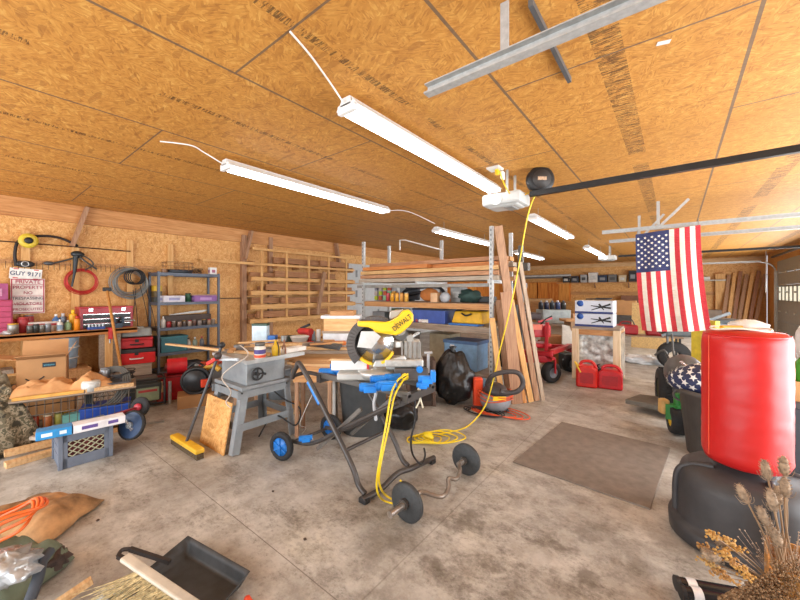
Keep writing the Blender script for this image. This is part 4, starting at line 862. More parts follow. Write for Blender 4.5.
t = T('mixing_bowl', 'white plastic bowl behind the table saw', 'bowl', onW(-.42, .12, .03)); B().lathe([(.0, 0), (.08, 0), (.12, .09), (.125, .09), (.12, .095), (.08, .01), (0, .01)]).build('shell', offw, t)
crate_('seed_packet', onW(-1.0, .3, .001), (.2, .1, .26), P('c6dbe6', .4), 'pale blue bag standing on the work table behind the broom handle', 'bag', R38, lid=P('2f4a3a'))
crate_('blue_cup', onW(-.82, .25, .001), (.1, .1, .12), P('2a72c8', .35), 'bright blue plastic container next to the pale blue bag', 'container', R38)
t = T('rolled_tube', 'pair of dark grey foam rolls on the front of the work table', 'rolls', onW(.0, -.25, .03)); b = B(); b.cyl((-.3, 0, .015), (.2, .03, .015), .025); b.build('roll', P('4b4a4a', .7), t); B().cyl((-.3, .08, .03), (.16, .1, .03), .022).build('roll', P('5b5650', .7), t)
# items under the work table
can(fl(288, 385)+FW*.9, .09, .3, P('33507a', .4), P('7a8a9a'), 'blue and dark drum on the floor below the work table', 'drum')
t = T('steel_bin', 'pale grey steel bin standing behind the table saw legs', 'bin', fl(270, 405)+FW*.35); B().lathe([(0, 0), (.14, 0), (.17, .42), (0, .42)]).build('body', P('9fabb5', .4, .4), t); B().torus((0, 0, .42), .17, .012).build('rim', galv, t)
tag(B().box(fl(262, 432)+FW*.7+V((0, 0, .015)), (.5, .3, .03), .6).build('plywood_scrap', pine), 'plywood scrap on the floor behind the table saw stand', 'board')
tag(B().box(fl(285, 412)+FW*.25+V((0, 0, .02)), (.22, .16, .035), 1.1).build('wood_block', oldpine), 'short brown wood piece on the floor right of the steel bin', 'block')
# wood pile on sawhorse between saw and stand
t = T('crate_stand', 'rough wooden stand holding offcuts behind the trolley handle', 'stand', px(316, 372, 3.75)*V((1, 1, 0)), R38); B().box((0, 0, .65), (.4, .3, .16)).build('box', oldpine, t)
for x in (-.17, .17):
    for y in (-.12, .12): B().box((x, y, .285), (.035, .035, .57)).build('leg', oldz, t)
for i in range(6):
    x, y, a = random.uniform(-.1, .1), -.12+.05*i, random.uniform(-.3, .3); p = t.location+Matrix.Rotation(R38, 3, 'Z') @ V((x, y, 0))
    tag(B().box((0, 0, .012), (.35+.05*(i % 3), .04, .024)).build('wood_offcut', (pine, oldpine)[i % 2], at=(p.x, p.y, .731), rz=R38+a*.3), 'thin offcut strip on the rough stand behind the trolley handle, %s' % ('at the very front', 'second from the front', 'third from the front', 'fourth from the front', 'second from the back', 'at the back')[i], 'offcut', 'offcut strips on the rough stand')
# ---------------------------------------------------------------- rolling mitre saw stand
cm = P('4a4644', .4, .35, .1)
t = T('saw_stand', 'rolling folding mitre saw stand with blue clamps and wheels', 'saw stand', (-2.1, 2.1, 0))
YA, YB = 1.84, 2.36
b = B(); b.tube([(-2.66, YA, .74), (-2.6, YA, .84), (-2.5, YA, .84), (-1.95, YA, .25), (-1.84, YA, .08), (-1.77, YA, .035)], .021, 10, 6); b.build('handle_tube', cm, t, world=True)
b = B(); b.tube([(-2.3, YB, .66), (-1.95, YB, .25), (-1.84, YB, .08), (-1.77, YB, .035)], .021, 10, 6); b.build('rear_tube', cm, t, world=True)
B().tube([(-1.74, 1.78, .03), (-1.72, 1.95, .035), (-1.72, 2.15, .07), (-1.68, 2.3, .07), (-1.68, 2.62, .035)], .022, 10, 6).build('foot_bar', cm, t, world=True)
b = B(); b.box((-1.74, 1.8, .02), (.07, .05, .035)); b.box((-1.68, 2.58, .02), (.06, .06, .035)); b.build('rubber_foot', black, t, world=True, bevel=.005)
B().tube([(-1.98, YA, .29), (-1.98, YB, .29)], .015).build('cross_tube', cm, t, world=True)
for y, yy in ((1.9, 1.92), (2.3, 2.28)):
    B().tube([(-2.76, y, .14), (-2.45, y, .2), (-2.0, y, .46), (-1.5, y, .74)], .018, 10, 5).build('frame_tube', cm, t, world=True)
    B().beam((-2.42, y+.03, .15), (-1.9, y+.03, .6), .022, .03).build('gas_strut', P('8a8783', .3, .7), t, world=True)
B().cyl((-2.76, 1.78, .125), (-2.76, 2.37, .125), .014).build('axle', cm, t, world=True)
for y in (1.8, 2.37):
    wv = V((.25, -1, 0)).normalized(); c = V((-2.76, y, .125))
    w_ = B().lathe([(.08, -.022), (.118, -.022), (.125, -.012), (.125, .012), (.118, .022), (.08, .022)], c, wv, 28, ring=True).build('wheel', rubber, t, world=True)
    b = B(); b.lathe([(0, -.02), (.085, -.018), (.085, .018), (0, .024)], c, wv, 24); b.cyl(c, c+wv*.04, .02)
    for i in range(6):
        a = i*pi/3; u = V((0, 0, 1)); v = wv.cross(u); b.beam(c+wv*.022, c+wv*.024+(u*cos(a)+v*sin(a))*.075, .012, .012)
    b.build('hub', P('1f72c4', .4), t, world=True)
for y in (1.95, 2.25): B().beam((-2.42, y, .785), (-1.45, y, .785), .04, .045).build('top_rail', P('5a5652', .4, .3), t, world=True, bevel=.004)
b = B(); b.box((-1.47, 2.1, .76), (.04, .36, .05)); b.box((-2.4, 2.1, .76), (.05, .36, .07)); b.box((-1.6, 2.1, .68), (.04, .34, .04)); b.build('cross_bar', cm, t, world=True)
B().tube([(-2.66, 1.84, .755), (-2.66, 2.0, .76), (-2.42, 2.0, .76)], .018, 8, 4).build('arm_tube', cm, t, world=True)
def clampb(p, rz, name='blue_clamp', s=1):
    R_ = Matrix.Rotation(rz, 3, 'Z'); b = B()
    b.cyl(p+R_ @ V((-.075*s, 0, 0)), p+R_ @ V((.075*s, 0, 0)), .036*s, .033*s, 14); b.box(p+V((0, 0, -.01)), (.1*s, .09*s, .05*s), rz); b.cyl(p+R_ @ V((-.085*s, 0, 0)), p+R_ @ V((-.075*s, 0, 0)), .03*s)
    b.build(name, P('1f80d8', .35), t, world=True, bevel=.004)
clampb(px(329, 372, 3.05), TH); clampb(px(343, 371, 3.05), TH); clampb(px(337, 366, 3.12), TH, s=.7)
clampb(px(370, 387, 2.5), TH+.1, s=.9); clampb(px(387, 385, 2.48), TH+.2, s=.9); clampb(px(380, 379, 2.58), TH+.2, s=.85); clampb(px(393, 377, 2.6), TH+.2, s=.75)
clampb(px(306, 438, 3.0), TH+.3, s=.7); B().cyl((-2.42, YA-.001, .745), (-2.27, YA-.001, .59), .0235, n=12).build('blue_sleeve', P('1f80d8', .35), t, world=True)
clampb(px(427, 379, 2.5), TH, s=.75); clampb(px(423, 385, 2.48), TH, s=.55)
b = B(); b.box(px(433, 376, 2.5), (.035, .06, .08), TH); b.build('blue_bracket', P('1f80d8', .35), t, world=True, bevel=.006)
tag(B().tube([px(373, 385, 2.6), px(376, 392, 2.6), px(374, 404, 2.58), px(376, 420, 2.6)], .012, 8, 5).build('hanging_strap', P('b9bcc0', .5)), 'grey strap hanging from the front blue clamps of the saw stand', 'strap')
b = B(); b.tube([px(419, 384, 2.55), px(418, 392, 2.55), px(420, 399, 2.55), px(416, 408, 2.55)], .006, 6, 5); b.tube([px(420, 384, 2.55), px(420, 396, 2.55), px(423, 408, 2.55)], .006, 6, 5); b.torus(px(419, 396, 2.55), .012, .006, FW, 10, 6)
tag(b.build('knotted_string', P('ded6bd', .7)), 'knotted cream string hanging from the right end of the saw stand', 'string')
# ---------------------------------------------------------------- mitre saw
sc = px(377, 345, 2.75)
ms = T('miter_saw', 'yellow and silver mitre saw on the rolling stand', 'mitre saw', (sc.x, sc.y, .812), TH)
# local frame: x right in the picture, y away from the viewer, z up; u() turns picture offsets into local units
def u(x, y, d=0): return V(((x-377)*2.75/FOC, d, EYE+(HY-y)*2.75/FOC-.812))
cast = P('c6c6c2', .35, .5, .08)
b = B(); b.lathe([(0, 0), (.15, 0), (.16, .03), (.155, .05), (0, .06)], (0, .06, 0.02), n=30); b.build('turntable', cast, ms)
b = B(); b.box((0, .06, .03), (.62, .2, .06)); b.build('base', P('b2b2ae', .4, .4, .1), ms, bevel=.012)
b = B(); b.box((-.22, .06, .105), (.3, .03, .09)); b.box((.2, .06, .105), (.26, .03, .09)); b.build('fence', P('d9d9d6', .35, .3, .05), ms, bevel=.006)
B().box((-.075, .04, .115), (.018, .012, .08)).build('red_mark', red, ms)
B().box((.02, .04, .11), (.13, .012, .03)).build('scale_plate', P('b8a24a', .4), ms)
b = B(); b.box((-.22, .02, .156), (.3, .06, .012)); b.build('wood_insert', pine, ms)
c = u(375, 343, -.02)
b = B(); b.lathe([(.0, -.002), (.15, -.002), (.15, .002), (0, .002)], c, (0, 1, 0), 48); b.build('blade', P('b9b9b7', .22, .9, .04), ms)
b = B(); pts = []
for i in range(25): a = radians(35+190*i/24); pts.append((cos(a)*.215, sin(a)*.215))
for i in range(25): a = radians(225-190*i/24); pts.append((cos(a)*.15, sin(a)*.15))
for i in range(24):
    q = [pts[i], pts[i+1], pts[48-i], pts[49-i]]; b.prism(q, c, (1, 0, 0), (0, 0, 1), .1)
b.build('blade_guard', P('4c4744', .4, .2), ms, bevel=.003)
b = B()
for s0, e0 in ((225, 262), (290, 335)):
    for i in range(8):
        a0 = radians(s0+(e0-s0)*i/8); a1 = radians(s0+(e0-s0)*(i+1)/8); b.prism([(cos(a0)*.165, sin(a0)*.165), (cos(a1)*.165, sin(a1)*.165), (cos(a1)*.145, sin(a1)*.145), (cos(a0)*.145, sin(a0)*.145)], c, (1, 0, 0), (0, 0, 1), .07)
b.build('guard_edge', yellow, ms)
b = B(); b.prism([(-.13, -.02), (-.02, -.03), (.05, .06), (.0, .1), (-.1, .1)], c+V((0, -.055, 0)), (1, 0, 0), (0, 0, 1), .006); b.build('guard_plate', P('c9c7c2', .35, .3), ms)
def poly(pts, d, th, m, name, bev=.01): o = u(377, 345, d); b = B(); b.prism([((x-377)*2.75/FOC, (345-y)*2.75/FOC) for x, y in pts][::-1], o, (1, 0, 0), (0, 0, 1), th); return b.build(name, m, ms, bevel=bev)
yl = P('f2c318', .35, 0, .03)
poly([(359, 320), (372, 320), (386, 321), (395, 320), (395, 331), (380, 331), (370, 326), (359, 325)], -.09, .05, yl, 'handle')
poly([(389, 333), (396, 334), (401, 332), (409, 325), (413, 320), (413, 314), (409, 309), (403, 310), (398, 316), (391, 320), (380, 322), (372, 326), (376, 331)], -.05, .11, yl, 'motor_housing', .014)
poly([(390, 311), (404, 309), (398, 316), (391, 320), (389, 318)], .0, .07, P('b8b4ac', .4, .3), 'arm_cap')
Rr = Matrix.Rotation(pi/2, 3, 'X') @ Matrix.Rotation(radians(38), 3, 'Z')
text('DEWALT', .052, P('1c1c1c', .5), ms, u(402, 321.5, -.122), R=Rr, sx=.8)
b = B(); b.cyl(u(401, 334, .02), u(401, 334, .2), .055, .05, 18); b.build('motor', P('6a6866', .4, .4), ms)
b = B(); b.beam(u(398, 328, .04), u(410, 356, .08), .06, .06, (0, 1, 0)); b.box(u(412, 350, .06), (.13, .12, .15)); b.box(u(404, 362, .04), (.3, .2, .06)); b.build('pivot_arm', P('bcbab4', .4, .4, .12, 20), ms, bevel=.012)
b = B()
for q in range(5): b.box(u(402+q*4.5, 350, -.012), (.012, .02, .13))
b.build('cooling_ribs', P('8f8d88', .4, .3), ms)
b = B(); b.cyl(u(401, 330, -.06), u(401, 330, -.02), .035, n=16); b.cyl(u(410, 338, -.02), u(410, 338, .05), .028, n=14); b.box(u(398, 344, .0), (.06, .05, .05), .4); b.build('head_casting', P('a3a19b', .35, .5), ms, bevel=.005)
b = B(); b.prism([(-.15, 0), (.02, 0), (.12, .05), (.1, .09), (-.02, .06), (-.13, .05)], u(392, 366, -.02), (1, 0, 0), (0, 0, 1), .05); b.build('base_casting', cast, ms, bevel=.008)
b = B(); b.cyl(u(405, 335, .1), u(405, 372, .1), .01); b.cyl(u(398, 345, .0), u(420, 336, .2), .014); b.build('slide_rod', steel, ms)
b = B(); b.box(u(411, 372, -.05), (.26, .06, .085)); b.build('switch_box', P('54504f', .5), ms, bevel=.008)
B().cyl(u(419, 367, -.1), u(419, 367, -.06), .025).build('knob', P('1f80d8', .35), ms)
b = B(); b.beam(u(428, 352, -.02), u(428, 372, -.02), .02, .02); b.beam(u(424, 352, -.02), u(432, 352, -.02), .02, .015); b.build('hold_down', P('c9ccce', .3, .7), ms)
# ---------------------------------------------------------------- yellow extension cords
yc = P('e6c81c', .4, 0, .04)
b = B(); b.tube([px(408, 374, 2.55), px(398, 380, 2.5), px(391, 395, 2.4), px(386, 425, 2.3), px(378, 470, 2.25), px(377, 490, 2.3), px(383, 500, 2.42), px(395, 504, 2.45)], .007, 6, 8)
b.tube([px(408, 376, 2.55), px(402, 382, 2.5), px(394, 398, 2.42), px(388, 430, 2.35), px(380, 468, 2.28), px(380, 486, 2.32), px(388, 497, 2.45), px(402, 501, 2.5), px(408, 492, 2.55), px(400, 480, 2.6)], .007, 6, 8)
b.torus(px(405, 377, 2.55), .02, .008, FW, 12, 6)
tag(b.build('extension_cord', yc), 'two strands of yellow extension cord draped from the saw to the floor', 'cord')
b = B(); k0 = fl(430, 441)
for i in range(5):
    rx = .13+.022*i; pts = []
    for k in range(18): a = k*2*pi/18; q = k0+RT*(rx*cos(a)-.1+.06*i)+FW*(.09+.015*i)*sin(a); q.z = .012+.009*i+.006*sin(3*a+i); pts.append(q)
    b.tube(pts, .007, 6, 3, True)
b.ball(k0+RT*(-.02)+V((0, 0, .05)), (.06, .04, .04), 10, .4)
tag(b.build('extension_cord', yc), 'flat coil of yellow extension cord on the concrete', 'cord')
g1 = rp+V((-.03, -.02, -.13)); tag(B().tube([g1, px(528, 215, 3.9), px(519, 265, 4.0), px(510, 310, 4.05), px(500, 350, 4.1), px(492, 385, 4.1), px(484, 408, 4.12), fl(468, 427)+V((0, 0, .012)), fl(450, 433)+V((0, 0, .012)), fl(438, 437)+V((0, 0, .03))], .008, 6, 8).build('reel_cord', yc), 'long yellow cord hanging from the ceiling reel down to the floor', 'cord')
tag(B().tube([px(415, 400, 2.75), px(415, 420, 2.75), px(411, 440, 2.75), px(413, 455, 2.8), px(421, 464, 2.82), px(425, 456, 2.9), px(424, 448, 2.95)], .008, 6, 8).build('extension_cord', black), 'black mitre saw power cord hanging to the yellow coil', 'cord')
# ---------------------------------------------------------------- barbell
p1 = px(407, 514, 2.29); p2 = px(466, 461, 2.88); p1.z = p2.z = .125
t = T('curl_barbell', 'zigzag curl barbell with a small dark plate at each end on the floor', 'barbell', V(((p1.x+p2.x)/2, (p1.y+p2.y)/2, 0)))
d = (p2-p1).normalized(); L = (p2-p1).length; sdv = V((d.y, -d.x, 0))
B().tube([p1-d*.17, p1+d*.1, p1+d*.16+sdv*.01, p1+d*.24+sdv*.11-V((0, 0, .03)), p1+d*.36+sdv*.09-V((0, 0, .03)), p1+d*(L*.55)+sdv*.05, p1+d*(L-.3)+sdv*.09-V((0, 0, .01)), p1+d*(L-.2)+sdv*.06, p1+d*(L-.1), p2+d*.02], .016, 10, 4).build('bar', P('8f857b', .35, .6), t, world=True)
b = B(); b.cyl(p1-d*.17, p1-d*.02, .022); b.cyl(p2-d*.12, p2-d*.02, .02); b.build('sleeve', P('a39a92', .3, .7), t, world=True)
b = B(); b.cyl(p1-d*.045, p1-d*.02, .035); b.cyl(p2-d*.06, p2-d*.03, .03); b.build('collar', P('5a5652', .4, .5), t, world=True)
for p in (p1, p2): B().lathe([(.02, -.018), (.115, -.018), (.125, -.012), (.125, .012), (.115, .018), (.02, .018)], p, d, 32).build('weight_plate', P('3a3d3f', .6, .1, .15, 30), t, world=True)
# ---------------------------------------------------------------- bags and cans behind the stand
c1 = px(357, 432, 3.75); t = T('trash_can', 'large grey round trash can behind the saw stand', 'trash can', (c1.x, c1.y+.1, 0))
B().lathe([(0, 0), (.22, 0), (.27, .66), (.29, .66), (.29, .7), (.265, .7), (.21, .02), (0, .02)], n=32).build('body', P('57595a', .6, 0, .1), t)
tag(B().box((-2.98, 2.62, .35), (.03, .28, .7), .75).build('white_board', P('c9c6c0')), 'pale grey board standing on edge left of the trash can', 'board')
def bag(c, r, m, label, seed, top=True, name='trash_bag'):
    t = T(name, label, 'bag', (c.x, c.y, 0)); b = B(); b.ball((0, 0, r[2]*.97), r, 44, .22, 1.8, seed)
    if top: b.lathe([(r[0]*.25, r[2]*1.8), (.03, r[2]*2.0), (.06, r[2]*2.12), (0, r[2]*2.14)], n=14, fn=lambda a, q, h: q*(1+.25*sin(5*a)))
    for i, v in enumerate(b.v):
        if v.z < .01: b.v[i] = V((v.x, v.y, .003))
        k = 1+.045*sin(9*math.atan2(v.y, v.x)+seed+v.z*9+3*noise.noise(v*5))+.16*abs(noise.noise(v*9+V((seed, 0, 0))))-.04; k *= 1-.25*max(0, v.z/r[2]-1.1); b.v[i] = V((b.v[i].x*k, b.v[i].y*k, b.v[i].z))
    b.build('sack', m, t); return t
bm = P('17181a', .3, 0, .3, 14, bump=1.0)
bag(fl(454, 405)+FW*.1, (.28, .26, .36), bm, 'big full black trash bag standing by the shelf post', 3)
bag(fl(398, 432)+FW*.15, (.24, .2, .17), bm, 'smaller slumped black bag on the floor under the saw stand', 8, False)
c1 = fl(418, 408); t = T('wooden_box', 'dark brown wooden box behind the saw stand', 'box', (c1.x-.1, c1.y+.2, 0), TH)
B().box((0, 0, .3), (.38, .3, .6)).build('case', P('4a3a30', .6), t, bevel=.005); B().box((0, -.155, .3), (.26, .01, .46)).build('panel', P('2a201b', .6), t)
for x in (-.17, .17): B().box((x, -.155, .3), (.04, .02, .6)).build('stile', P('5a463a', .6), t)
# ---------------------------------------------------------------- island shelving with steel posts
xa, xb, y0, y1 = -4.5, -2.02, 4.62, 5.35
t = T('island_shelving', 'timber island shelving with steel posts in the middle of the garage', 'shelving', ((xa+xb)/2, (y0+y1)/2, 0))
for x in (xa, -3.28, xb):
    for y in (y0, y1):
        b = B(); h = 2.42; b.box((x, y, h/2), (.05, .006, h)); b.box((x-.022, y+.02, h/2), (.006, .045, h)); b.box((x+.022, y+.02, h/2), (.006, .045, h)); 
        if not (x == -3.28 and y == y0): b.build('post', galv, t, world=True)
b = B()
for q in range(34): b.box((xb, y0-.004, .12+q*.068), (.014, .004, .03)); b.box((xa, y0-.004, .12+q*.068), (.014, .004, .03))
b.build('post_slot', P('4a4d4f', .6), t, world=True)
for z, m in ((.98, P('b9a88f', .7)), (1.32, P('8e7358', .7))):
    L0 = xa if z > 1.2 else xa+.05
    B().box(((L0+xb)/2, (y0+y1)/2+.03, z), (xb-L0-.06, y1-y0, .03)).build('shelf', m, t, world=True)
    B().box(((L0+xb)/2, y0+.03, z-.035), (xb-L0-.06, .04, .08)).build('front_edge', greyw if z < 1.2 else oldpine, t, world=True)
B().box(((xa+xb)/2, (y0+y1)/2, .3), (xb-xa-.1, y1-y0, .03)).build('shelf', greyw, t, world=True)
# overhead lumber
hz = 1.68
b = B(); 
for x in (xa+.02, xb-.02): b.box((x, (y0+y1)/2+.02, hz-.03), (.04, y1-y0+.1, .05))
b.box((-3.28, (y0+y1)/2+.02, hz-.03), (.04, y1-y0+.1, .05)); b.build('cross_bar', galv, t, world=True)
tones = [('c9975f', 'a5713f', 'd9ad78'), ('b0805a', '8a5c3e', 'c29672'), ('c47c3e', 'a8602a', 'd0905a'), ('a89a88', '8a7b6a', 'b9ac9b'), ('caa06a', 'a87c48', 'dcb986')]
tw = [wood(a, b_, c_, (3, 30, 30)) for a, b_, c_ in tones]; xs0 = (xa-.5, xa-.4, xa-.15, xa-.3)
n = 0
for lay in range(5):
    for q in range(4):
        x0 = xa-.12+random.uniform(0, .15); x1 = (1.0 if False else xb-random.uniform(-.15, .05)); yy = y0+.06+q*.175; z = hz+.02+lay*.072
        if q == 0 and lay == 4: continue
        m = tw[(n*3+lay) % 5] if not (q == 0 and lay == 3) else tw[2]
        if q == 0: m = [tw[3], tw[1], tw[4], tw[2]][lay]; x1 = xb+.1 if lay < 3 else -3.1
        if q == 1 and lay == 4: m = tw[1]
        o = B().beam((x0, yy, z), (x1, yy+.02, z), .15, .06).build('long_board', m); n += 1
        tag(o, 'long board in the overhead rack, %s layer, %s' % (('bottom', 'second', 'third', 'fourth', 'top')[lay], ('front', 'second from the front', 'third from the front', 'rear')[q]), 'board', 'boards stored on the overhead rack')
tag(B().beam((xa-.2, y0+.08, 1.6), (xb-.06, y0+.08, 1.6), .06, .05).build('steel_beam', P('8f8b84', .5, .2)), 'grey long pipe slung under the overhead boards', 'beam')
# things on the island shelving
Z1, Z2, Z0 = .997, 1.337, .317
def on(x, y, z): return V((x, y0+y, z))
def xat(col, Y): return py_(col, 300, Y).x
def iv(col, dy, z): return V((xat(col, y0+dy), y0+dy, z))
crate_('storage_tote', iv(435, .3, Z1), (.62, .42, .22), P('3f5aa8', .35), 'navy blue storage tote on the island shelf', 'tote', 0, lid=P('26304a'))
t = T('tool_bag', 'yellow and black tool bag on the island shelf', 'bag', iv(472, .3, Z1+.03)); B().box((0, 0, .09), (.44, .3, .18), taper=1.2).build('body', P('e8b41c', .5), t, bevel=.02); B().tube([(-.24, -.1, .02), (-.2, -.12, .17), (0, -.1, .24), (.2, -.1, .22), (.24, 0, .2)], .025, 8, 5).build('trim', black, t)
B().tube([(-.08, -.18, .15), (0, -.2, .12), (.08, -.18, .15)], .012, 8, 5).build('handle', black, t)
t = T('serving_tray', 'bright blue rimmed tray under the yellow bag', 'tray', iv(466, .16, Z1)); B().box((0, 0, .015), (.5, .2, .03)).build('tray', P('2f74c4', .4), t, bevel=.01)
b = B(); b.cyl((-.09, 0, .03), (.09, 0, .03), .03); tag(b.build('paper_roll', white, at=iv(424, .1, Z1)), 'small white roll on the island shelf below the blue tote', 'roll')
crate_('green_case', iv(425, .35, Z1+.25), (.6, .3, .06), P('3a5a40'), 'dark green flat case on the blue tote', 'case')
for i in range(7): 
    o = B().ball((0, 0, .03), (.035, .03, .03), 10, .3, 3, i).build('hardware_bag', P(('c9a8b0', 'b8b8b8', 'a05058', 'd0ccc8')[i % 4], .3), at=iv(412+i*2.5, .1+.03*(i % 2), Z1+(.0 if i < 3 else .0)))
    tag(o, 'small bag of hardware beside the blue tote, %s' % ('leftmost', 'second from left', 'third from left', 'middle one', 'third from right', 'second from right', 'rightmost')[i], 'bag', 'hardware bags by the blue tote')
crate_('wooden_box', iv(436, .12, Z2), (.12, .14, .15), P('d0a880'), 'small tan wooden box on the upper island shelf', 'box')
t = T('respirator_case', 'clear grey rounded container right of the tan box', 'container', iv(445, .12, Z2)); B().ball((0, 0, .08), (.09, .07, .085), 16).build('shell', P('a9adb3', .2), t)
t = T('work_jacket', 'dark green crumpled bag on the right of the upper island shelf', 'bag', iv(470, .3, Z2)); B().ball((0, 0, .1), (.18, .13, .1), 20, .5, 3, 6).build('body', P('2f4a45', .7), t)
t = T('black_case', 'long black tool case at the right end of the upper island shelf', 'case', iv(482, .4, Z2)); B().box((0, 0, .05), (.4, .2, .09)).build('body', black, t, bevel=.01)
crate_('chop_saw', iv(459, .4, Z2), (.2, .2, .24), P('9c9c9a', .5), 'grey plastic machine casing near the green bag', 'machine', lab=P('c9c9c6'))
t = T('office_chair', 'black chair frame lying upturned on the upper island shelf', 'chair', iv(425, .4, Z2)); b = B(); b.tube([(-.5, 0, .03), (-.45, 0, .18), (-.1, 0, .24), (.3, 0, .23), (.5, -.1, .03)], .025, 8, 6); b.tube([(-.45, 0, .1), (0, 0, .16), (.35, 0, .1)], .03, 8, 5); b.build('frame', P('25262a', .5), t); B().box((-.3, .05, .14), (.3, .06, .24)).build('back_panel', P('2f3238'), t, bevel=.02)
B().ball((.14, -.06, .115), (.2, .06, .11), 16, .2).build('cushion', P('c87a3c', .8), t)
t = T('pegboard', 'wire rack of hanging packets at the left end of the island shelf', 'rack', iv(384, .3, Z2)); B().box((0, .06, .14), (.5, .01, .28)).build('wire_panel', P('a8a6a8', .6), t)
for i in range(14):
    x = -.22+.11*(i % 5); z = .05+.09*(i//5); B().box((x, .03, z), (.07, .03, .075)).build('packet', P(('b8c832', 'c85a34', '8fbf8a', 'e0a040', '9a9aa8', 'c8b8b0')[i % 6]), t)
for i in range(5):
    can(iv(388+i*4.6, .1, Z2), .035, .14, P(('b8434a', 'e0a030', 'e8a838', 'd89a48', 'e8b050')[i], .4), P(('8a2a30', 'c88a20', 'c07a20', 'b06a20', 'd0d0c0')[i]), ('rose bottle at the left of the orange row on the upper island shelf', 'amber bottle second in the orange row', 'bright orange bottle in the middle of the orange row', 'ochre bottle fourth in the orange row', 'pale capped bottle ending the orange row')[i], 'bottle', 'bottle')
crate_('pipe_fitting_box', iv(404, .5, Z2), (.12, .1, .26), P('9a9c9a', .5), 'tall grey box standing behind the orange bottles', 'box')
crate_('storage_tote', iv(466, .32, Z0), (.56, .4, .42), P('7ea4c8', .35), 'light blue storage tote with an orange tag under the island shelf', 'tote', 0, lid=P('4a6a94'))
B().box((-.12, -.216, .28), (.07, .006, .1)).build('tag', P('e8582c'), bpy.data.objects['storage_tote.001'])
B().box((-.12, -.218, .35), (.07, .006, .05)).build('label', white, bpy.data.objects['storage_tote.001'])
crate_('storage_tote', iv(464, .32, 0), (.56, .4, .25), P('86a8c4', .35), 'pale blue tote on the floor beneath the light blue one', 'tote', 0, lid=P('5a7aa0'))
crate_('cardboard_box', iv(445, .45, Z0), (.4, .35, .5), P('a89c80'), 'khaki box behind the big black bag under the shelf', 'box', 0)
crate_('wooden_chest', iv(400, .35, Z0), (.6, .4, .45), P('6a5a4c'), 'brown chest under the island shelf behind the mitre saw', 'chest', 0, lid=P('57493c'))
# ---------------------------------------------------------------- leaning boards by the right post
BW = [('greybrown', oldz), ('pine', pinez)]
LB = [((523, 396), (498, 226), 4.42, .11, oldz, 'tall purplish brown board, highest of the leaning bundle'), ((502, 402), (492, 318), 4.4, .07, pinez, 'short pale board leftmost of the leaning bundle'), ((517, 404), (506, 292), 4.3, .15, wood('a67c5c', '86604a', 'b98f6c', (30, 30, 2)), 'wide brown board in front of the leaning bundle'),
      ((531, 402), (511, 300), 4.36, .07, pinez, 'honey coloured board in the middle of the leaning bundle'), ((537, 401), (516, 275), 4.5, .07, oldz, 'knotty board second from the right of the bundle'), ((543, 401), (520, 262), 4.56, .05, wood('b5a08a', '8f7a66', 'c9b59e', (30, 30, 2)), 'grey weathered board rightmost of the leaning bundle'), ((525, 403), (508, 330), 4.38, .05, wood('c98a4a', 'a86a30', 'dca468', (30, 30, 2)), 'narrow orange board squeezed in the leaning bundle'), ((510, 398), (500, 300), 4.5, .12, oldz, 'dark brown board at the back of the leaning bundle')]
for (x0, yy0), (x1, yy1), tt, wd, m, l in LB:
    a = fl(x0, yy0); q = px(x1, yy1, tt+.35); a.z = .006
    tag(B().beam(a, q, .035, wd, RT).build('leaning_board', m), l, 'board', 'boards leaning by the steel post')
t = T('plank_support', 'dark steel rack arm behind the leaning boards', 'post', py_(521, 400, 5.6)*V((1, 1, 0))); B().box((0, 0, 1.12), (.07, .07, 2.24)).build('post', P('6a6865', .5, .3), t); b = B(); b.box((0, 0, 1.9), (.25, .12, .12)); b.box((0, -.05, 1.6), (.2, .1, .08)); b.build('bracket', P('5b5753'), t)
# shop vac
c1 = fl(492, 412); t = T('shop_vacuum', 'orange and grey shop vacuum wrapped with cords at the foot of the boards', 'vacuum', (c1.x, c1.y+.1, 0), TH)
B().lathe([(0, .03), (.15, .03), (.19, .1), (.19, .2), (.15, .22), (0, .22)], n=24).build('tank', P('8a8c90', .4), t)
B().lathe([(0, .22), (.17, .22), (.13, .3), (.06, .34), (0, .34)], n=24).build('motor_lid', P('3a3638', .4), t); B().box((-.2, .1, .2), (.12, .1, .38)).build('side_case', P('e0481e', .4), t, bevel=.02)
B().box((0, -.19, .2), (.16, .02, .05)).build('label', yellow, t, bevel=.004)
b = B()
for x, y in ((-.12, -.1), (.12, -.1), (-.12, .1), (.12, .1)): b.ball((x, y, .025), .025, 8)
b.build('caster', black, t)
tag(B().tube([px(487, 385, 4.2), px(492, 376, 4.1), px(505, 372, 4.05), px(518, 373, 4.0), px(523, 383, 4.0), px(518, 391, 4.0), px(507, 393, 4.05), px(500, 391, 4.05)], .028, 10, 8).build('vacuum_hose', P('3f3a3a', .55)), 'black ribbed vacuum hose looping out from the shop vacuum', 'hose')
b = B()
for i in range(6):
    cc_ = c1+V((0, .1, .23-.035*i)) if i < 3 else c1+RT*(.05*(i-3))+FW*(-.05)+V((0, 0, .02))
    R_ = .21 if i < 3 else .18+.03*i; b.tube([cc_+V((R_*cos(a)*1.05, R_*sin(a)*(.9 if i < 3 else .5), .02*sin(2*a+i)*(1 if i < 3 else .3))) for a in [k*2*pi/14 for k in range(14)]], .007, 6, 3, True)
tag(b.build('extension_cord', P('d8542c', .45)), 'orange cord wound around and below the shop vacuum', 'cord')
b = B()
for i in range(3): b.tube([c1+RT*(-.12)+FW*(-.06)+V(((.2+.03*i)*cos(a), (.1+.02*i)*sin(a), .012+.01*i)) for a in [k*2*pi/14 for k in range(14)]], .007, 6, 3, True)
tag(b.build('extension_cord', black), 'black cord loops on the floor left of the shop vacuum', 'cord')
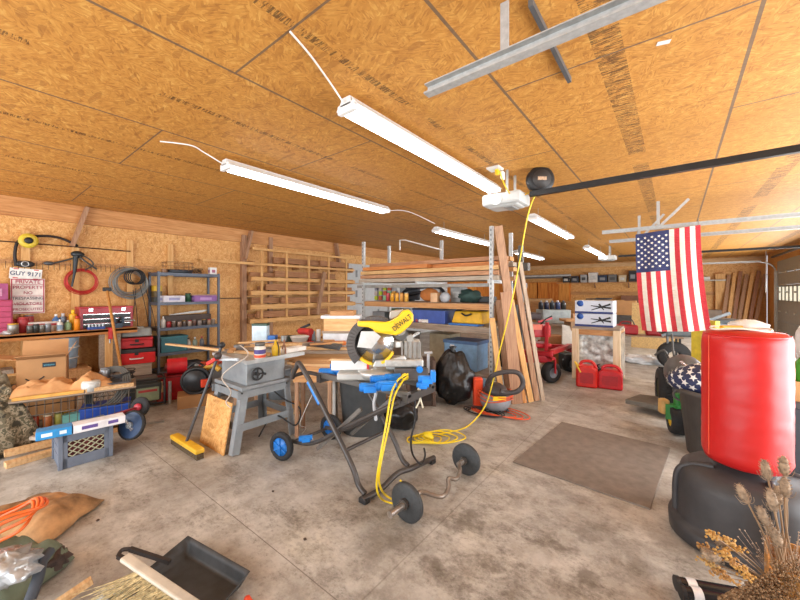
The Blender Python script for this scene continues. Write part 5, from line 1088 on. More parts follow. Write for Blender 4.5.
# ---------------------------------------------------------------- flag
fy = 6.3; fx0, fx1, ft, fb = -.47, .27, 2.36, .93
t = T('american_flag', 'american flag hanging vertically from the door track, canton upper left', 'flag', ((fx0+fx1)/2, fy, fb))
def fpos(u_, v_, off=0):   # u across 0..1, v down 0..1
    x = fx0+(fx1-fx0)*u_+.03*v_*(u_-.3)+.09*v_*v_; z = ft+.06*u_-(ft-fb)*v_-.02*sin(u_*3)*v_
    return V((x, fy+off+.022*sin(u_*14+v_*1.5)*(.4+v_)+.02*sin(v_*5), z))
fr, fw, fbl = P('c2303a', .7, 0, .05), P('e6dfd2', .7, 0, .04), P('2e3560', .7, 0, .06)
b = B(); nu, nv = 78, 60
for i in range(nu):
    for j in range(nv):
        if i/nu < 7/13 and j/nv < .4: b.mat(fbl)
        else: b.mat(fr if (12-i*13//nu) % 2 == 0 else fw)
        b.add([fpos(i/nu, j/nv), fpos((i+1)/nu, j/nv), fpos((i+1)/nu, (j+1)/nv), fpos(i/nu, (j+1)/nv)], [(0, 3, 2, 1)], True)
b.build('cloth', None, t, world=True, solid=.002)
b = B()
def star(c, r, off):
    vs = [fpos(c[0], c[1], off)]
    for k in range(10): a = k*pi/5; q = r if k % 2 == 0 else r*.42; vs.append(fpos(c[0]+q*cos(a)/(fx1-fx0), c[1]+q*sin(a)/(ft-fb), off))
    return vs, [(0, k+1, (k+1) % 10+1) for k in range(10)]
for r_ in range(9):
    for c_ in range(6 if r_ % 2 == 0 else 5):
        v_ = (c_+(.5 if r_ % 2 == 0 else 1))/6*.4 if False else .02+.36*((c_+(.5 if r_ % 2 == 0 else 1))/6)
        b.add(*star(((r_+.8)/9.6*(7/13), v_), .021, -.004))
b.build('stars', fw, t, world=True)
b = B()
for u_ in (.03, .97): b.cyl(fpos(u_, 0)+V((0, .01, -.01)), fpos(u_, 0)+V((0, .05, .1)), .005)
b.build('ring', steel, t, world=True)
# ---------------------------------------------------------------- red riding mower (far)
c1 = fl(552, 384); t = T('riding_mower', 'red zero turn riding mower parked nose forward near the leaning boards', 'mower', (c1.x, c1.y, 0)); mr = P('b8202a', .35, 0, .06)
def W(x, y, tt): return px(x, y, tt)
def mwheel(par, c, r, w_, ax, hubm, name='wheel'):
    ax = V(ax).normalized(); o = B().lathe([(r*.5, -w_/2), (r*.9, -w_/2), (r, -w_*.3), (r, w_*.3), (r*.9, w_/2), (r*.5, w_/2)], c, ax, 26, ring=True).build(name, rubber, par, world=True)
    B().lathe([(0, -w_*.35), (r*.45, -w_*.4), (r*.55, -w_*.5), (r*.55, w_*.5), (r*.45, w_*.4), (0, w_*.35)], c, ax, 18).build('hub', hubm, par, world=True)
a = W(551, 371, 5.8); a.z = .17; mwheel(t, a, .17, .13, -FW+RT*.35, P('7a8088', .4), 'front_wheel'); b_ = W(570, 368, 6.6); b_.z = .16; mwheel(t, b_, .16, .13, -FW+RT*.35, P('6a7078', .4), 'front_wheel')
b = B()
for q in (a, b_):
    b.beam(q+V((0, 0, .0))+(-FW+RT*.3)*.09, q+V((0, 0, .24))+(-FW+RT*.3)*.09, .05, .02, RT); b.beam(q+V((0, 0, .24))+(-FW)*.1, q+V((0, 0, .24))+FW*.1, .06, .05); b.cyl(q+V((0, 0, .24)), q+V((0, 0, .36)), .035)
b.beam(a+V((0, 0, .33)), b_+V((0, 0, .33)), .09, .07); b.beam(a+V((0, 0, .3)), a-RT*.45+FW*.35+V((0, 0, .28)), .09, .08); b.beam(b_+V((0, 0, .3)), b_-RT*.5+FW*.3+V((0, 0, .28)), .09, .08); b.build('fork', mr, t, world=True, bevel=.006)
q = W(530, 360, 6.7); q.z = .28; b = B(); b.box(q+V((0, 0, .0)), (.55, .7, .14), TH); b.build('deck', mr, t, world=True, bevel=.03)
q = W(539, 335, 6.1); b = B(); b.box(q+V((0, 0, .08)), (.3, .3, .2), TH); b.box(q+V((0, 0, -.16)), (.32, .32, .06), TH); b.build('console', mr, t, world=True, bevel=.02)
b = B(); q = W(546, 340, 5.9); b.beam(q+V((0, 0, -.28)), q+V((.02, 0, .3)), .05, .05); b.beam(W(538, 322, 5.9), W(552, 318, 5.9), .04, .03); b.build('upright', mr, t, world=True, bevel=.004)
q = W(531, 316, 6.3); b = B(); b.box(q, (.26, .3, .12), TH); b.box(q+V((0, 0, -.2)), (.34, .3, .1), TH); b.build('engine', P('3a2c2c', .5, .2), t, world=True, bevel=.02)
b = B(); b.tube([W(540, 325, 5.9), W(546, 319, 5.85), W(552, 316, 5.85)], .012); b.tube([W(529, 322, 6), W(524, 312, 6.0), W(530, 309, 6.0)], .012, 8, 3); b.build('lever', black, t, world=True)
B().box(W(537, 326, 5.85)+V((0, 0, -.02)), (.16, .01, .09), TH).build('decal', P('d86a50'), t, world=True)
a = W(527, 372, 6.4); a.z = .26; mwheel(t, a-RT*.2+FW*.3, .26, .24, -FW+RT*.35, P('b8b8b8', .4), 'rear_wheel')
# things behind the mower
def far(name, x, y, tt, d, m, label, cat='box', **k):    # a box whose foot is at that column, standing on height z
    p = px(x, 300, tt); p.z = y; return crate_(name, p, d, m, label, cat, TH, **k)
tb_ = px(560, 300, 7.9); tb = T('work_bench', 'long dark bench behind the red mower', 'bench', (tb_.x, tb_.y, 0), TH)
B().box((0, 0, .78), (1.6, .6, .05)).build('top', greyw, tb)
for x in (-.75, .75):
    for y in (-.25, .25): B().box((x, y, .378), (.07, .07, .755)).build('leg', oldz, tb)
far('grey_crate', 553, .806, 7.9, (.62, .4, .3), P('9aa3a3', .5), 'pale grey green tub on the bench behind the mower', 'tub')
far('cardboard_box', 552, 0, 7.2, (.36, .3, .62), P('b0784a'), 'orange brown box behind the red mower upright')
far('cardboard_box', 563, 1.0, 7.4, (.32, .3, .4), P('c39668'), 'upright tan carton right of the grey green tub') if False else None
for i in range(5): can(px(541+i*5.6, 300, 7.95)*V((1, 1, 0))+V((0, 0, 1.108)), .055, .16, P(('2a2c34', '262a44', '30343a', '3a4468', '2c2c2c')[i], .35), P(('8a8a8a', 'c0c0c8', '8a8a8a', 'd8d8d8', '5a5a5a')[i]), ('%s bottle on the grey green tub behind the mower, %s from the left' % (('dark', 'navy', 'charcoal', 'blue', 'black')[i], ('first', 'second', 'third', 'fourth', 'last')[i])), 'bottle', 'oil_bottle', .022, group='oil bottles behind the mower')
tag(B().beam(px(567, 354, 6.9), px(567, 328, 7.1), .2, .03, -FW).build('foam_board', P('dcdad2')), 'narrow white panel standing behind the front wheels of the red mower', 'panel').location.z = .3
tag(B().box((0, 0, .15), (.35, .3, .3)).build('low_box', P('4a5254', .6), at=px(571, 300, 6.8)*V((1, 1, 0)), rz=TH), 'dark low box under the white panel behind the mower', 'box')
far('wooden_crate', 577, .0, 7.2, (.4, .3, .9), P('a8845c'), 'stack of tan crates behind the white panel', 'crate')
tag(B().box((0, 0, .02), (.6, .3, .05)).build('wood_offcut', oldpine, at=px(577, 300, 7.2)*V((1, 1, 0))+V((0, 0, .905)), rz=TH), 'brown plank on top of the tan crates', 'plank')
# ---------------------------------------------------------------- crate wrapped in plastic with two cartons
c1 = fl(607, 382); c1 = c1+FW*.25
t = T('wrapped_crate', 'wooden post crate wrapped in clear plastic by the gas cans', 'crate', (c1.x, c1.y, 0), 0)
for x in (-.34, .34):
    for y in (-.27, .27): B().box((x*.9, y, .44), (.1, .1, .86)).build('post', wood('dcc4a0', 'c0a27a', 'e8d4b6', (30, 30, 2)), t)
b = B()
for z in (.82,): b.box((0, -.27, z), (.66, .04, .09)); b.box((0, .27, z), (.66, .04, .09)); b.box((-.33, 0, z), (.04, .54, .09)); b.box((.33, 0, z), (.04, .54, .09))
b.build('rail', oldpine, t); B().box((0, 0, .89), (.7, .6, .04)).build('lid', greyw, t)
def wrapf(u_, v_): return V((-.28+.56*u_, -.235+.02*noise.noise(V((u_*6, v_*7, 1))), .1+.72*v_))
b = B(); b.grid(wrapf, 24, 30); b.build('plastic_wrap', P('c0c2be', .15, .1, .3, 12, bump=1.0), t, solid=.003); B().box((0, .02, .45), (.54, .42, .72)).build('machine', P('7e807c', .4, .2, .2, 8), t, bevel=.02)
B().box((.36, .0, .45), (.012, .5, .74)).build('side_wrap', P('b3aa9c', .25, 0, .2, 10), t)
for k in range(2):
    p = V((-.04, -.02, 0)); bx_ = T('fan_carton', ('lower', 'upper')[k]+' of two white and blue cartons on the wrapped crate', 'box', (c1.x+p.x, c1.y+p.y, .912+k*.222), 0)
    B().box((0, 0, .11), (.57, .44, .215)).build('carton', P('c9d0dc', .5, 0, .03), bx_, bevel=.004); B().box((0, -.222, .018), (.572, .004, .034)).build('stripe', P('2c3c78'), bx_)
    B().lathe([(0, 0), (.052, 0), (.052, .004), (0, .004)], (-.2, -.222, .17), (0, -1, 0), 20).build('oval_logo', P('24509a'), bx_).scale = (1, 1, 1)
    b = B(); f0 = V((.12, -.223, .115))
    for a in (.35, -.12, 2.2): b.prism([(-.16 if a < 1 else -.06, -.006), (.14 if a < 1 else .06, -.016), (.14 if a < 1 else .06, .016), (-.16 if a < 1 else -.06, .006)], f0, (cos(a), 0, sin(a)), (-sin(a), 0, cos(a)), .004)
    b.ball(f0, (.025, .004, .02), 10); b.build('fan_picture', black, bx_)
t = T('coiled_wire', 'small dark wire coil resting on the upper fan carton', 'wire', (c1.x, c1.y, 1.354)); b = B(); b.torus((.05, 0, .02), .13, .008); b.torus((.08, .02, .035), .12, .008); b.beam((-.2, 0, .02), (.2, .03, .03), .02, .02); b.build('coil', dark, t)
# gas cans in front
def gascan(x, y, tt, w_, h_, m, label, spout, rz):
    p = fl(x, y); p = p+FW*.04; t = T('gas_can', label, 'gas can', p, rz)
    b = B(); b.prism([(-w_/2, 0), (w_/2, 0), (w_/2, h_*.7), (w_*.25, h_*.86), (-w_*.3, h_*.86), (-w_/2, h_*.68)], (0, 0, 0), (1, 0, 0), (0, 0, 1), .22); b.build('body', m, t, bevel=.03)
    b = B(); b.tube([(-w_*.34, 0, h_*.76), (-w_*.2, 0, h_*.97), (w_*.18, 0, h_), (w_*.4, 0, h_*.84), (w_*.44, 0, h_*.6)], .024, 10, 5); b.build('handle', m, t)
    b = B(); b.prism([(-w_*.3, h_*.18), (w_*.3, h_*.18), (w_*.3, h_*.6), (-w_*.3, h_*.6)], (0, -.111, 0), (1, 0, 0), (0, 0, 1), .008); b.build('raised_panel', P('a8161e', .4), t, bevel=.003)
    b = B(); b.cyl((-w_*.38, 0, h_*.74), (-w_*.42, 0, h_*.84), .035); b.tube([(-w_*.42, 0, h_*.84), (-w_*.5, -.02, h_*.98), (-w_*.4, -.06, h_*1.05)] if not spout else [(-w_*.42, 0, h_*.82), (-w_*.55, -.03, h_*.95), (-w_*.35, -.12, h_*.7), (-w_*.28, -.13, h_*.6)], .013, 8, 4); b.build('spout', P('e8c040') if spout else black, t)
gascan(588, 387, 5.3, .3, .4, P('cf241c', .35), 'taller red gas can with a yellow spout before the wrapped crate', True, TH-.5)
gascan(611.5, 389, 5.2, .34, .35, P('c01a24', .35), 'squat red gas can with a black nozzle, right of the yellow spout one', False, TH-.55)
# ---------------------------------------------------------------- far wall things
b = T('wall_shelf', 'long plank shelf high on the far wall left of the flag', 'shelf', (-2.0, YF-.2, 1.9)); B().box((-2.0, YF-.2, 1.92), (5.0, .36, .035)).build('plank', oldpine, b, world=True)
for x in (-4.2, -2.9, -1.6, -.3): B().beam((x, YF-.03, 1.7), (x, YF-.33, 1.9), .04, .05).build('bracket', oldz, b, world=True)
zz = 1.939; rr = random.Random(4)
names = [('radio', 'black', '26282c'), ('cable_box', 'charcoal', '3b4048'), ('paint_tin', 'silver', 'a8aaa8'), ('white_jug', 'white', 'dcd8d0'), ('small_box', 'dark blue', '27384e'), ('tin_box', 'grey', '6c6c68'), ('lamp_base', 'cream', 'c9b490'), ('tool_case', 'black', '202226'), ('speaker_box', 'slate', '39424a'), ('toolbox', 'dark teal', '2c4048'), ('caddy', 'brown', '5a4636')]
for i, (nm, cn, h) in enumerate(names):
    x = -4.1+i*.38; d = (rr.uniform(.26, .37), .24, rr.uniform(.26, .46)); crate_(nm, (x, YF-.2, zz), d, P(h, .5), '%s %s on the far wall shelf, number %d counting from the left' % (cn, nm.replace('_', ' '), i+1) if False else '%s %s on the far wall plank shelf, %s' % (cn, nm.replace('_', ' '), ('leftmost', 'second from left', 'third from left', 'fourth from left', 'fifth from left', 'in the middle', 'just right of the middle', 'fourth from right', 'third from right', 'second from right', 'rightmost')[i]), 'container', 0, lab=P(('c9c9c4', '8a8c90', '4a4a4a')[i % 3]), lid=P(h, .4))
# pine upper cabinets along the far wall and left wall end
def cab(x0, x1, Y, label, left=False):
    if not left:
        t = T('wall_cabinet', label, 'cabinet', ((x0+x1)/2, YF-.18, 1.05)); B().box(((x0+x1)/2, YF-.16, 1.52), (x1-x0, .3, .9)).build('case', orangew, t, world=True)
        n = 3; w_ = (x1-x0)/n
        for i in range(n): B().box((x0+w_*(i+.5), YF-.325, 1.52), (w_-.02, .025, .86)).build('door', wood(('dc8a30', 'c4701e', 'e09a44')[i % 3], 'a45416', 'e8a450', (14, 14, 1)), t, world=True, bevel=.005)
    else:
        t = T('wall_cabinet', label, 'cabinet', (XL+.18, (x0+x1)/2, 1.05)); B().box((XL+.16, (x0+x1)/2, 1.52), (.3, x1-x0, .9)).build('case', orangew, t, world=True)
        n = 4; w_ = (x1-x0)/n
        for i in range(n): B().box((XL+.325, x0+w_*(i+.5), 1.52), (.025, w_-.02, .86)).build('door', wood(('d07c28', 'c4701e', 'e09a44')[i % 3], 'a45416', 'e8a450', (14, 14, 1)), t, world=True, bevel=.005)
cab(-6.95, -5.45, 0, 'orange pine upper cabinet nearest the far left corner'); cab(-5.4, -3.95, 0, 'orange pine upper cabinet on the far wall right of the corner one')
cab(12.5, 15.1, 0, 'orange pine wall cabinet beyond the pale steel door', True); cab(15.15, 17.7, 0, 'orange pine wall cabinet on the left wall beside the far corner', True)
c1 = py_(538, 300, 16.5); c1.z = 0; t = T('plywood_cabinet', 'plain plywood cabinet standing before the far wall', 'cabinet', c1); B().box((0, 0, .6), (1.1, .6, 1.2)).build('case', pine, t, bevel=.01); B().box((0, -.31, .6), (.5, .02, 1.0)).build('door', oldpine, t)
tag(B().box((0, 0, .6), (1.6, .1, 1.2)).build('plywood_sheet', wood('d8a85e', 'c08f48', 'e4bd7a', (8, 1, 14)), at=py_(600, 300, 15.5)*V((1, 1, 0)), rz=0), 'yellowish plywood sheet standing behind the fan cartons', 'sheet')
tag(B().beam((-1.4+.0, YF-1.0, .03), (-1.4, YF-.4, 1.35), .9, .03, (0, -1, 0)).build('brown_board', P('8a6450')), 'reddish brown board leaning left of the strand board', 'board')
# strand board sheet leaning behind the flag
c1 = px(655, 300, 9.2); tag(B().beam((c1.x, c1.y, .55), (c1.x, c1.y+.25, 1.75), 1.05, .02, (0, -1, 0)).build('osb_sheet', P('c9a870', .7, 0, .15, 30)), 'pale strand board sheet standing behind the flag', 'panel').location.z = .0
# long shelf with red cans under the flag
c1 = px(644, 300, 8.3); t = T('low_shelf', 'low wooden shelf holding two red gas cans below the flag', 'shelf', (c1.x, c1.y-.3, 0), TH-.5)
B().box((0, 0, .5), (1.4, .45, .03)).build('board', P('a88f78', .6), t); b = B()
for x in (-.64, .64):
    for y in (-.18, .18): b = B(); b.box((x, y, .245), (.04, .04, .49)); b.build('leg', dark, t)
for i, x in enumerate((-.34, .28)):
    p = t.location+Matrix.Rotation(TH-.5, 3, 'Z') @ V((x, -.02, 0)); q = T('gas_can', ('low dark red gas can on the shelf behind, left of the pair', 'low dark red gas can on the shelf behind, right of the pair')[i], 'gas can', (p.x, p.y, .517), TH-.5)
    B().box((0, 0, .11), (.48, .26, .22), taper=1.0).build('body', P('ae2730', .4), q, bevel=.04); B().tube([(-.12, 0, .2), (-.08, 0, .28), (.08, 0, .28), (.12, 0, .2)], .018, 8, 4).build('handle', P('8e1c24'), q); B().tube([(.18, 0, .2), (.14, -.02, .3), (.08, -.03, .4)], .012, 6, 4).build('spout', black, q)
c1 = px(641, 362, 7.3); c1.z = 0; t = T('plastic_sheet', 'white crumpled plastic on the floor under the low shelf', 'plastic', c1+V((0, .15, 0))); B().ball((0, 0, .06), (.4, .2, .09), 24, .6, 4, 3).build('sheet', P('e2e4e6', .4), t)
tag(B().lathe([(0, 0), (.05, 0), (.055, .13), (0, .13)]).build('paper_cup', white, at=c1+V((.1, .5, 0))), 'small white cup standing behind the crumpled plastic', 'cup')
# dark atv and clutter behind the green mower
c1 = px(702, 300, 6.8); t = T('utility_trailer', 'dark grey machine with angular rack under the flag, behind the green mower', 'machine', (c1.x, c1.y, 0), TH-.45)
b = B(); b.box((0, 0, .75), (1.3, .7, .22)); b.box((.1, -.1, .95), (.8, .5, .1)); b.build('body', P('4c5256', .5, .1), t, bevel=.04); b = B(); b.beam((-.75, -.3, 1.0), (.6, -.36, .86), .06, .04); b.beam((-.7, -.3, .65), (.3, -.36, 1.12), .06, .05); b.tube([(-.6, -.3, .4), (-.6, -.3, 1.1), (-.4, -.3, 1.15)], .02, 8, 3); b.build('rack_bar', P('6a7074', .4, .2), t)
B().box((-.55, -.38, .83), (.1, .06, .12)).build('tail_light', P('a8343a', .4), t, bevel=.01); b = B()
for x in (-.5, .5): b = B(); b.lathe([(.1, -.1), (.24, -.1), (.27, -.05), (.27, .05), (.24, .1), (.1, .1)], (x, -.25, .27), (0, 1, 0), ring=True); b.build('wheel', rubber, t)
B().box((.1, -.37, .76), (.3, .02, .12)).build('grille', black, t)
tag(B().box((0, 0, .3), (.06, .4, 1.1)).build('yellow_sheet', P('e0cc3a'), at=px(705, 300, 5.0)*V((1, 1, 0))+V((0, 0, .5)), rz=TH), 'bright yellow strip of sheet behind the punching bag top', 'sheet').location.z = .25
tag(B().cyl((-6.6, YF-.25, 2.3), (-3.9, YF-.25, 2.3), .05).build('long_pipe', P('cfd2d0', .4)), 'long pale pipe resting above the orange cabinets on the far wall', 'pipe')
tag(B().box((-5.2, YF-.17, 2.19), (3.2, .3, .03)).build('wall_shelf', greyw), 'thin shelf above the orange far wall cabinets', 'shelf')
tag(B().cyl((-6.3, YF-.12, 2.235), (-4.2, YF-.1, 2.235), .03).build('long_pipe', P('9a9c98', .4, .5)), 'thinner grey pipe behind the long pale pipe on the far wall', 'pipe')
# leaning lumber far right corner
for i in range(7):
    x = 1.35+i*.14; tag(B().beam((x, YF-.75+.03*i, .01), (x+.25+.02*i, YF-.12, 2.15+.06*(i % 3)), .1, .04, (0, -1, 0)).build('leaning_board', (oldz, pinez, wood('9a6c50', '7a4f38', 'ad8064', (30, 30, 2)))[i % 3]), 'board leaning in the far right corner by the curved track, %s' % ('leftmost', 'second from left', 'third from left', 'middle one', 'third from right', 'second from right', 'rightmost')[i], 'board', 'boards leaning in the far right corner')
t = T('wall_shelf', 'narrow shelf on the far wall right of the flag', 'shelf', (.9, YF-.2, 1.85)); B().box((.75, YF-.2, 1.95), (1.5, .3, .05)).build('plank', P('b0aa9c'), t, world=True); B().box((.3, YF-.05, 1.75), (.2, .05, .3)).build('bracket', oldz, t, world=True)
crate_('small_box', (.9, YF-.2, 1.976), (.3, .2, .12), P('c9c6be'), 'small pale box on the narrow far shelf', 'box')
tag(B().tube([(2.3, 16.2, 2.838), (2.3, 16.2, 1.5)], .006, 6).build('pull_cord', P('d0ccc4')), 'thin cord hanging by the far door track', 'cord')
b = B(); b.beam((2.45, 12.0, 2.62), (2.45, 16.3, 2.62), .05, .05); tag(b.build('torsion_bar', P('3a3c3e', .5, .4)), 'dark spring bar above the closed far door', 'bar')
# ---------------------------------------------------------------- green riding mower
g = P('2c7a34', .35, 0, .05); yj = P('d8b02a', .4)
c1 = fl(665, 425); t = T('lawn_tractor', 'green riding mower with yellow hubs half hidden by the red bag', 'mower', (c1.x+.2, c1.y+.2, 0))
a = px(678, 423, 3.7); a.z = .145; mwheel(t, a, .145, .15, -FW*.4+RT*.92, yj, 'front_wheel')
b = B(); b.beam(a+V((0, 0, .15))-RT*.06, a+V((0, 0, .15))+RT*.08, .12, .03); b.beam(a+V((-.07, -.03, .0)), a+V((-.07, -.03, .16)), .02, .07); b.cyl(a+V((0, 0, .16)), a+V((0, 0, .28)), .04); b.beam(a+V((0, 0, .2)), a+RT*.5+FW*.3+V((0, 0, .2)), .07, .07); b.build('caster_fork', g, t, world=True, bevel=.005)
B().box(a+V((-.12, .02, .12)), (.08, .1, .16), .5).build('yellow_bracket', P('c8a060', .5), t, world=True, bevel=.02)
q = px(668, 391, 4.45); q.z = .26; mwheel(t, q, .27, .22, -FW*.5+RT*.88, P('4a4a30'), 'rear_wheel')
b = B()
for k in range(20):
    an = k*2*pi/20; ax = (-FW*.4+RT*.92).normalized(); u_ = V((0, 0, 1)); v_ = ax.cross(u_); cc_ = q+(u_*cos(an)+v_*sin(an))*.268; b.beam(cc_-ax*.08, cc_+ax*.08, .03, .022, (u_*cos(an)+v_*sin(an)))
b.build('tread', rubber, t, world=True)
b = B(); p0_ = fl(625, 410); p1_ = fl(664, 424); p2_ = fl(672, 404); p3_ = fl(640, 399)
b.prism([(0, 0), (.75, 0), (.9, .35), (.3, .5), (.05, .4)], V((p0_.x, p0_.y, .11)), V((.98, -.2, 0)).normalized(), V((.2, .98, 0)).normalized(), .06); b.build('deck_chute', P('6a665e', .7), t, world=True, bevel=.01)
b = B(); b.ball(px(684, 373, 4.2), (.2, .26, .22), 18); b.box(px(686, 385, 4.2), (.3, .4, .22), TH); b.build('fender', P('5a5856', .5), t, world=True, bevel=.04)
b = B(); b.tube([px(668, 358, 4.4), px(664, 350, 4.4), px(655, 355, 4.5)], .014, 8, 3); b.tube([px(676, 372, 4.3), px(673, 350, 4.3), px(672, 334, 4.3)], .012); b.box(px(673, 362, 4.4), (.12, .1, .08)); b.build('lever', P('55524e', .5), t, world=True)
B().box(px(676, 365, 4.35), (.14, .14, .05), .5).build('control_plate', P('8a8c3a', .6), t, world=True)
c1 = px(705, 375, 4.1); tag(B().box((0, 0, .21), (.42, .4, .42)).build('cardboard_box', card, at=(c1.x+.42, c1.y+.14, .46), rz=TH-.3), 'tan carton beside the green mower behind the red bag', 'box')
tag(B().tube([px(681, 362, 3.75), px(705, 380, 3.3)], .014).build('chrome_pole', chrome), 'shiny metal pole lying across the trash can with the star cushion', 'pole')
tag(B().box((0, 0, .2295), (.42, .4, .458)).build('storage_box', P('5a534c', .6), at=(c1.x+.42, c1.y+.14, 0), rz=TH-.3), 'dark box under the tan carton behind the red bag', 'box')
# trash can with star cushion
c1 = px(722, 300, 3.2); c1.z = 0; t = T('trash_can', 'large dark grey trash can behind the punching bag', 'trash can', c1); cr = c1.copy()
B().lathe([(0, 0), (.25, 0), (.31, .56), (.33, .56), (.33, .6), (.3, .6), (.24, .02), (0, .02)], n=36).build('body', P('54504d', .6, 0, .08), t); b = B(); b.torus((-.3, .1, .48), .05, .012, (0, 1, 0), 14, 6); b.build('handle', P('54504d', .6), t)
s = NT('star_fabric'); star_m = P('2a3358', .7, 0, .05)
t = T('star_cushion', 'navy cushion with white stars in the trash can', 'cushion', c1+V((-.1, .02, .56))); 
def cus(u_, v_):
    a = 2*pi*u_; r_ = sin(pi*v_); return V((cos(a)*.3*r_, sin(a)*.26*r_, -cos(pi*v_)*.14+.13+.05*cos(a)*r_))
b = B(); b.grid(cus, 30, 18); b.build('cover', star_m, t)
b = B()
for i in range(16):
    for j in range(6):
        u0 = (i+.5*(j % 2))/16; v0 = .42+j*.1
        if v0 > .96 or (j > 3 and i % 2): continue
        c0_ = cus(u0, v0); n_ = (c0_-V((0, 0, .13))); n_.z *= 2.5; n_.normalize(); e1 = n_.orthogonal().normalized(); e2 = n_.cross(e1); c0_ = c0_+n_*.004
        vs = [c0_+n_*.003]
        for k in range(10): an = k*pi/5+i; rr_ = .036 if k % 2 == 0 else .015; vs.append(c0_+(e1*cos(an)+e2*sin(an))*rr_)
        b.add(vs, [(0, k+1, (k+1) % 10+1) for k in range(10)])
b.build('stars', white, t)
# ---------------------------------------------------------------- punching bag
c = px(745, 300, 2.1); c.z = 0
t = T('punching_bag', 'big red free standing punching bag on a black water base', 'punching bag', c)
rb_ = P('bc1c1c', .38, 0, .03)
b = B(); b.lathe([(0, .47), (.14, .47), (.185, .49), (.2, .53)]+[(.2, .56+.02*q) for q in range(32)]+[(.2, 1.2), (.195, 1.235), (.17, 1.262), (.0, 1.27)], n=48, fn=lambda a, r_, h: r_*(1+(.014*noise.noise(V((cos(a)*3, sin(a)*3, h*22))) if r_ > .15 else 0)+(.012*sin(a*22) if .18 < r_ < .198 and h > 1.2 else 0))); b.build('padded_cover', rb_, t)
b = B(); ca = math.atan2(-c.y, -c.x)-.88; b.tube([(.202*cos(ca), .202*sin(ca), .52), (.202*cos(ca), .202*sin(ca), 1.24)], .0025, 6); b.build('seam', P('e8603c', .4), t)
b = B(); b.torus((0, 0, 1.245), .187, .006, n=40); b.build('piping', P('c01418', .4), t)
def sq(a, r_, h): return r_*(1+.05*abs(sin(a*2+.4))**3*(1 if h < .42 else .3))
bk = P('373638', .52, 0, .15, 9)
b = B(); b.lathe([(0, 0), (.34, 0), (.362, .02), (.365, .085), (.355, .105), (.325, .11), (.325, .13), (.318, .34), (.30, .40), (.26, .43), (.14, .44), (.12, .48), (0, .48)], n=64, fn=sq); b.build('base', bk, t)
for k in range(4):
    a0 = k*pi/2+ca-.35
    b = B(); pts = [V((cos(a0+s_)*r_, sin(a0+s_)*r_, z)) for s_, r_, z in ((0, .335, .12), (0, .333, .3), (.02, .312, .385), (.1, .25, .428), (.3, .17, .44))]; b.tube(pts, .02, 8, 5); b.build('raised_rib', bk, t)
B().lathe([(0, .36), (.07, .36), (.07, .4), (.05, .415), (0, .415)], (.2*cos(ca+.9), .2*sin(ca+.9), .0), n=20).build('fill_cap', P('3b3b3d'), t)
z = 1.272
tag(B().tube([V((c.x, c.y, z+.012))+V((.13*cos(a)*1.0-.03, .07*sin(a)-.08, .006*sin(3*a))) for a in [k*2*pi/16 for k in range(16)]], .006, 6, 3, True).build('white_rope', P('e4dccb')), 'loop of white rope on top of the red punching bag', 'rope')
a = V((c.x, c.y, z))-RT*.1-FW*.02; tag(B().cyl(a+V((0, 0, .016))-RT*.06, a+V((0, 0, .016))+RT*.06, .014, .012).build('hand_tool', P('e8a424')), 'yellow tool handle lying on top of the punching bag', 'handle')
a = V((c.x, c.y, z))+RT*.06+FW*.04; t = T('cloth_hat', 'white cloth cap resting on top of the punching bag', 'cap', a); b = B(); b.ball((0, 0, .01), (.1, .07, .05), 18, .2)
for i, v in enumerate(b.v):
    if v.z < .002: b.v[i] = V((v.x, v.y, .002))
b.build('crown', P('e0dcd6', .8), t)
# chrome ended cylinders below the bag
for i, (x, y) in enumerate(((679, 574), (684, 589))):
    a = px(x, y, 1.74-.05*i); a.z = .05+.0*i; d = (RT*.95-FW*.25).normalized()
    t = T('chrome_tube', ('rear chrome tipped black tube beside the punching bag base', 'front chrome tipped black tube in the bottom right')[i], 'tube', (a.x, a.y, 0)); B().cyl(a, a+d*.4, .03, n=20).build('barrel', P('1d1f22', .25), t, world=True); B().cyl(a+d*.03, a+d*.07, .033, n=20).build('chrome_band', P('e0e0e0', .3, .3), t, world=True); B().cyl(a-d*.015, a+d*.002, .034, n=20).build('end_cap', black, t, world=True)
# items at the right edge behind the bag
c1 = px(800, 300, 2.9); c1.z = 0; t = T('storage_tote', 'dark storage tote at the right edge behind the bag', 'tote', c1+V((.15, .1, 0)), TH-.8); B().box((0, 0, .28), (.6, .45, .56)).build('body', P('3a4048', .5), t, bevel=.02); B().box((0, 0, .58), (.63, .48, .05)).build('lid', P('4a4a4c'), t, bevel=.01)
tag(B().box((0, 0, .08), (.5, .4, .16)).build('wooden_tray', P('b98a5a'), at=c1+V((.15, .1, .607)), rz=TH-.8), 'tan wooden tray on the dark tote at the right edge', 'tray')
t = T('green_bottle', 'green plastic bottle at the right edge behind the bag', 'bottle', c1+V((.02, -.02, .768))); B().lathe([(0, 0), (.06, 0), (.06, .14), (.02, .2), (0, .2)]).build('body', P('4aa030', .4), t)
t = T('white_bag', 'white plastic sack at the right edge behind the punching bag', 'sack', c1+V((.2, .2, .77))); B().ball((0, 0, .26), (.2, .2, .27), 24, .2, 3).build('sack', P('dedfe2', .5), t)
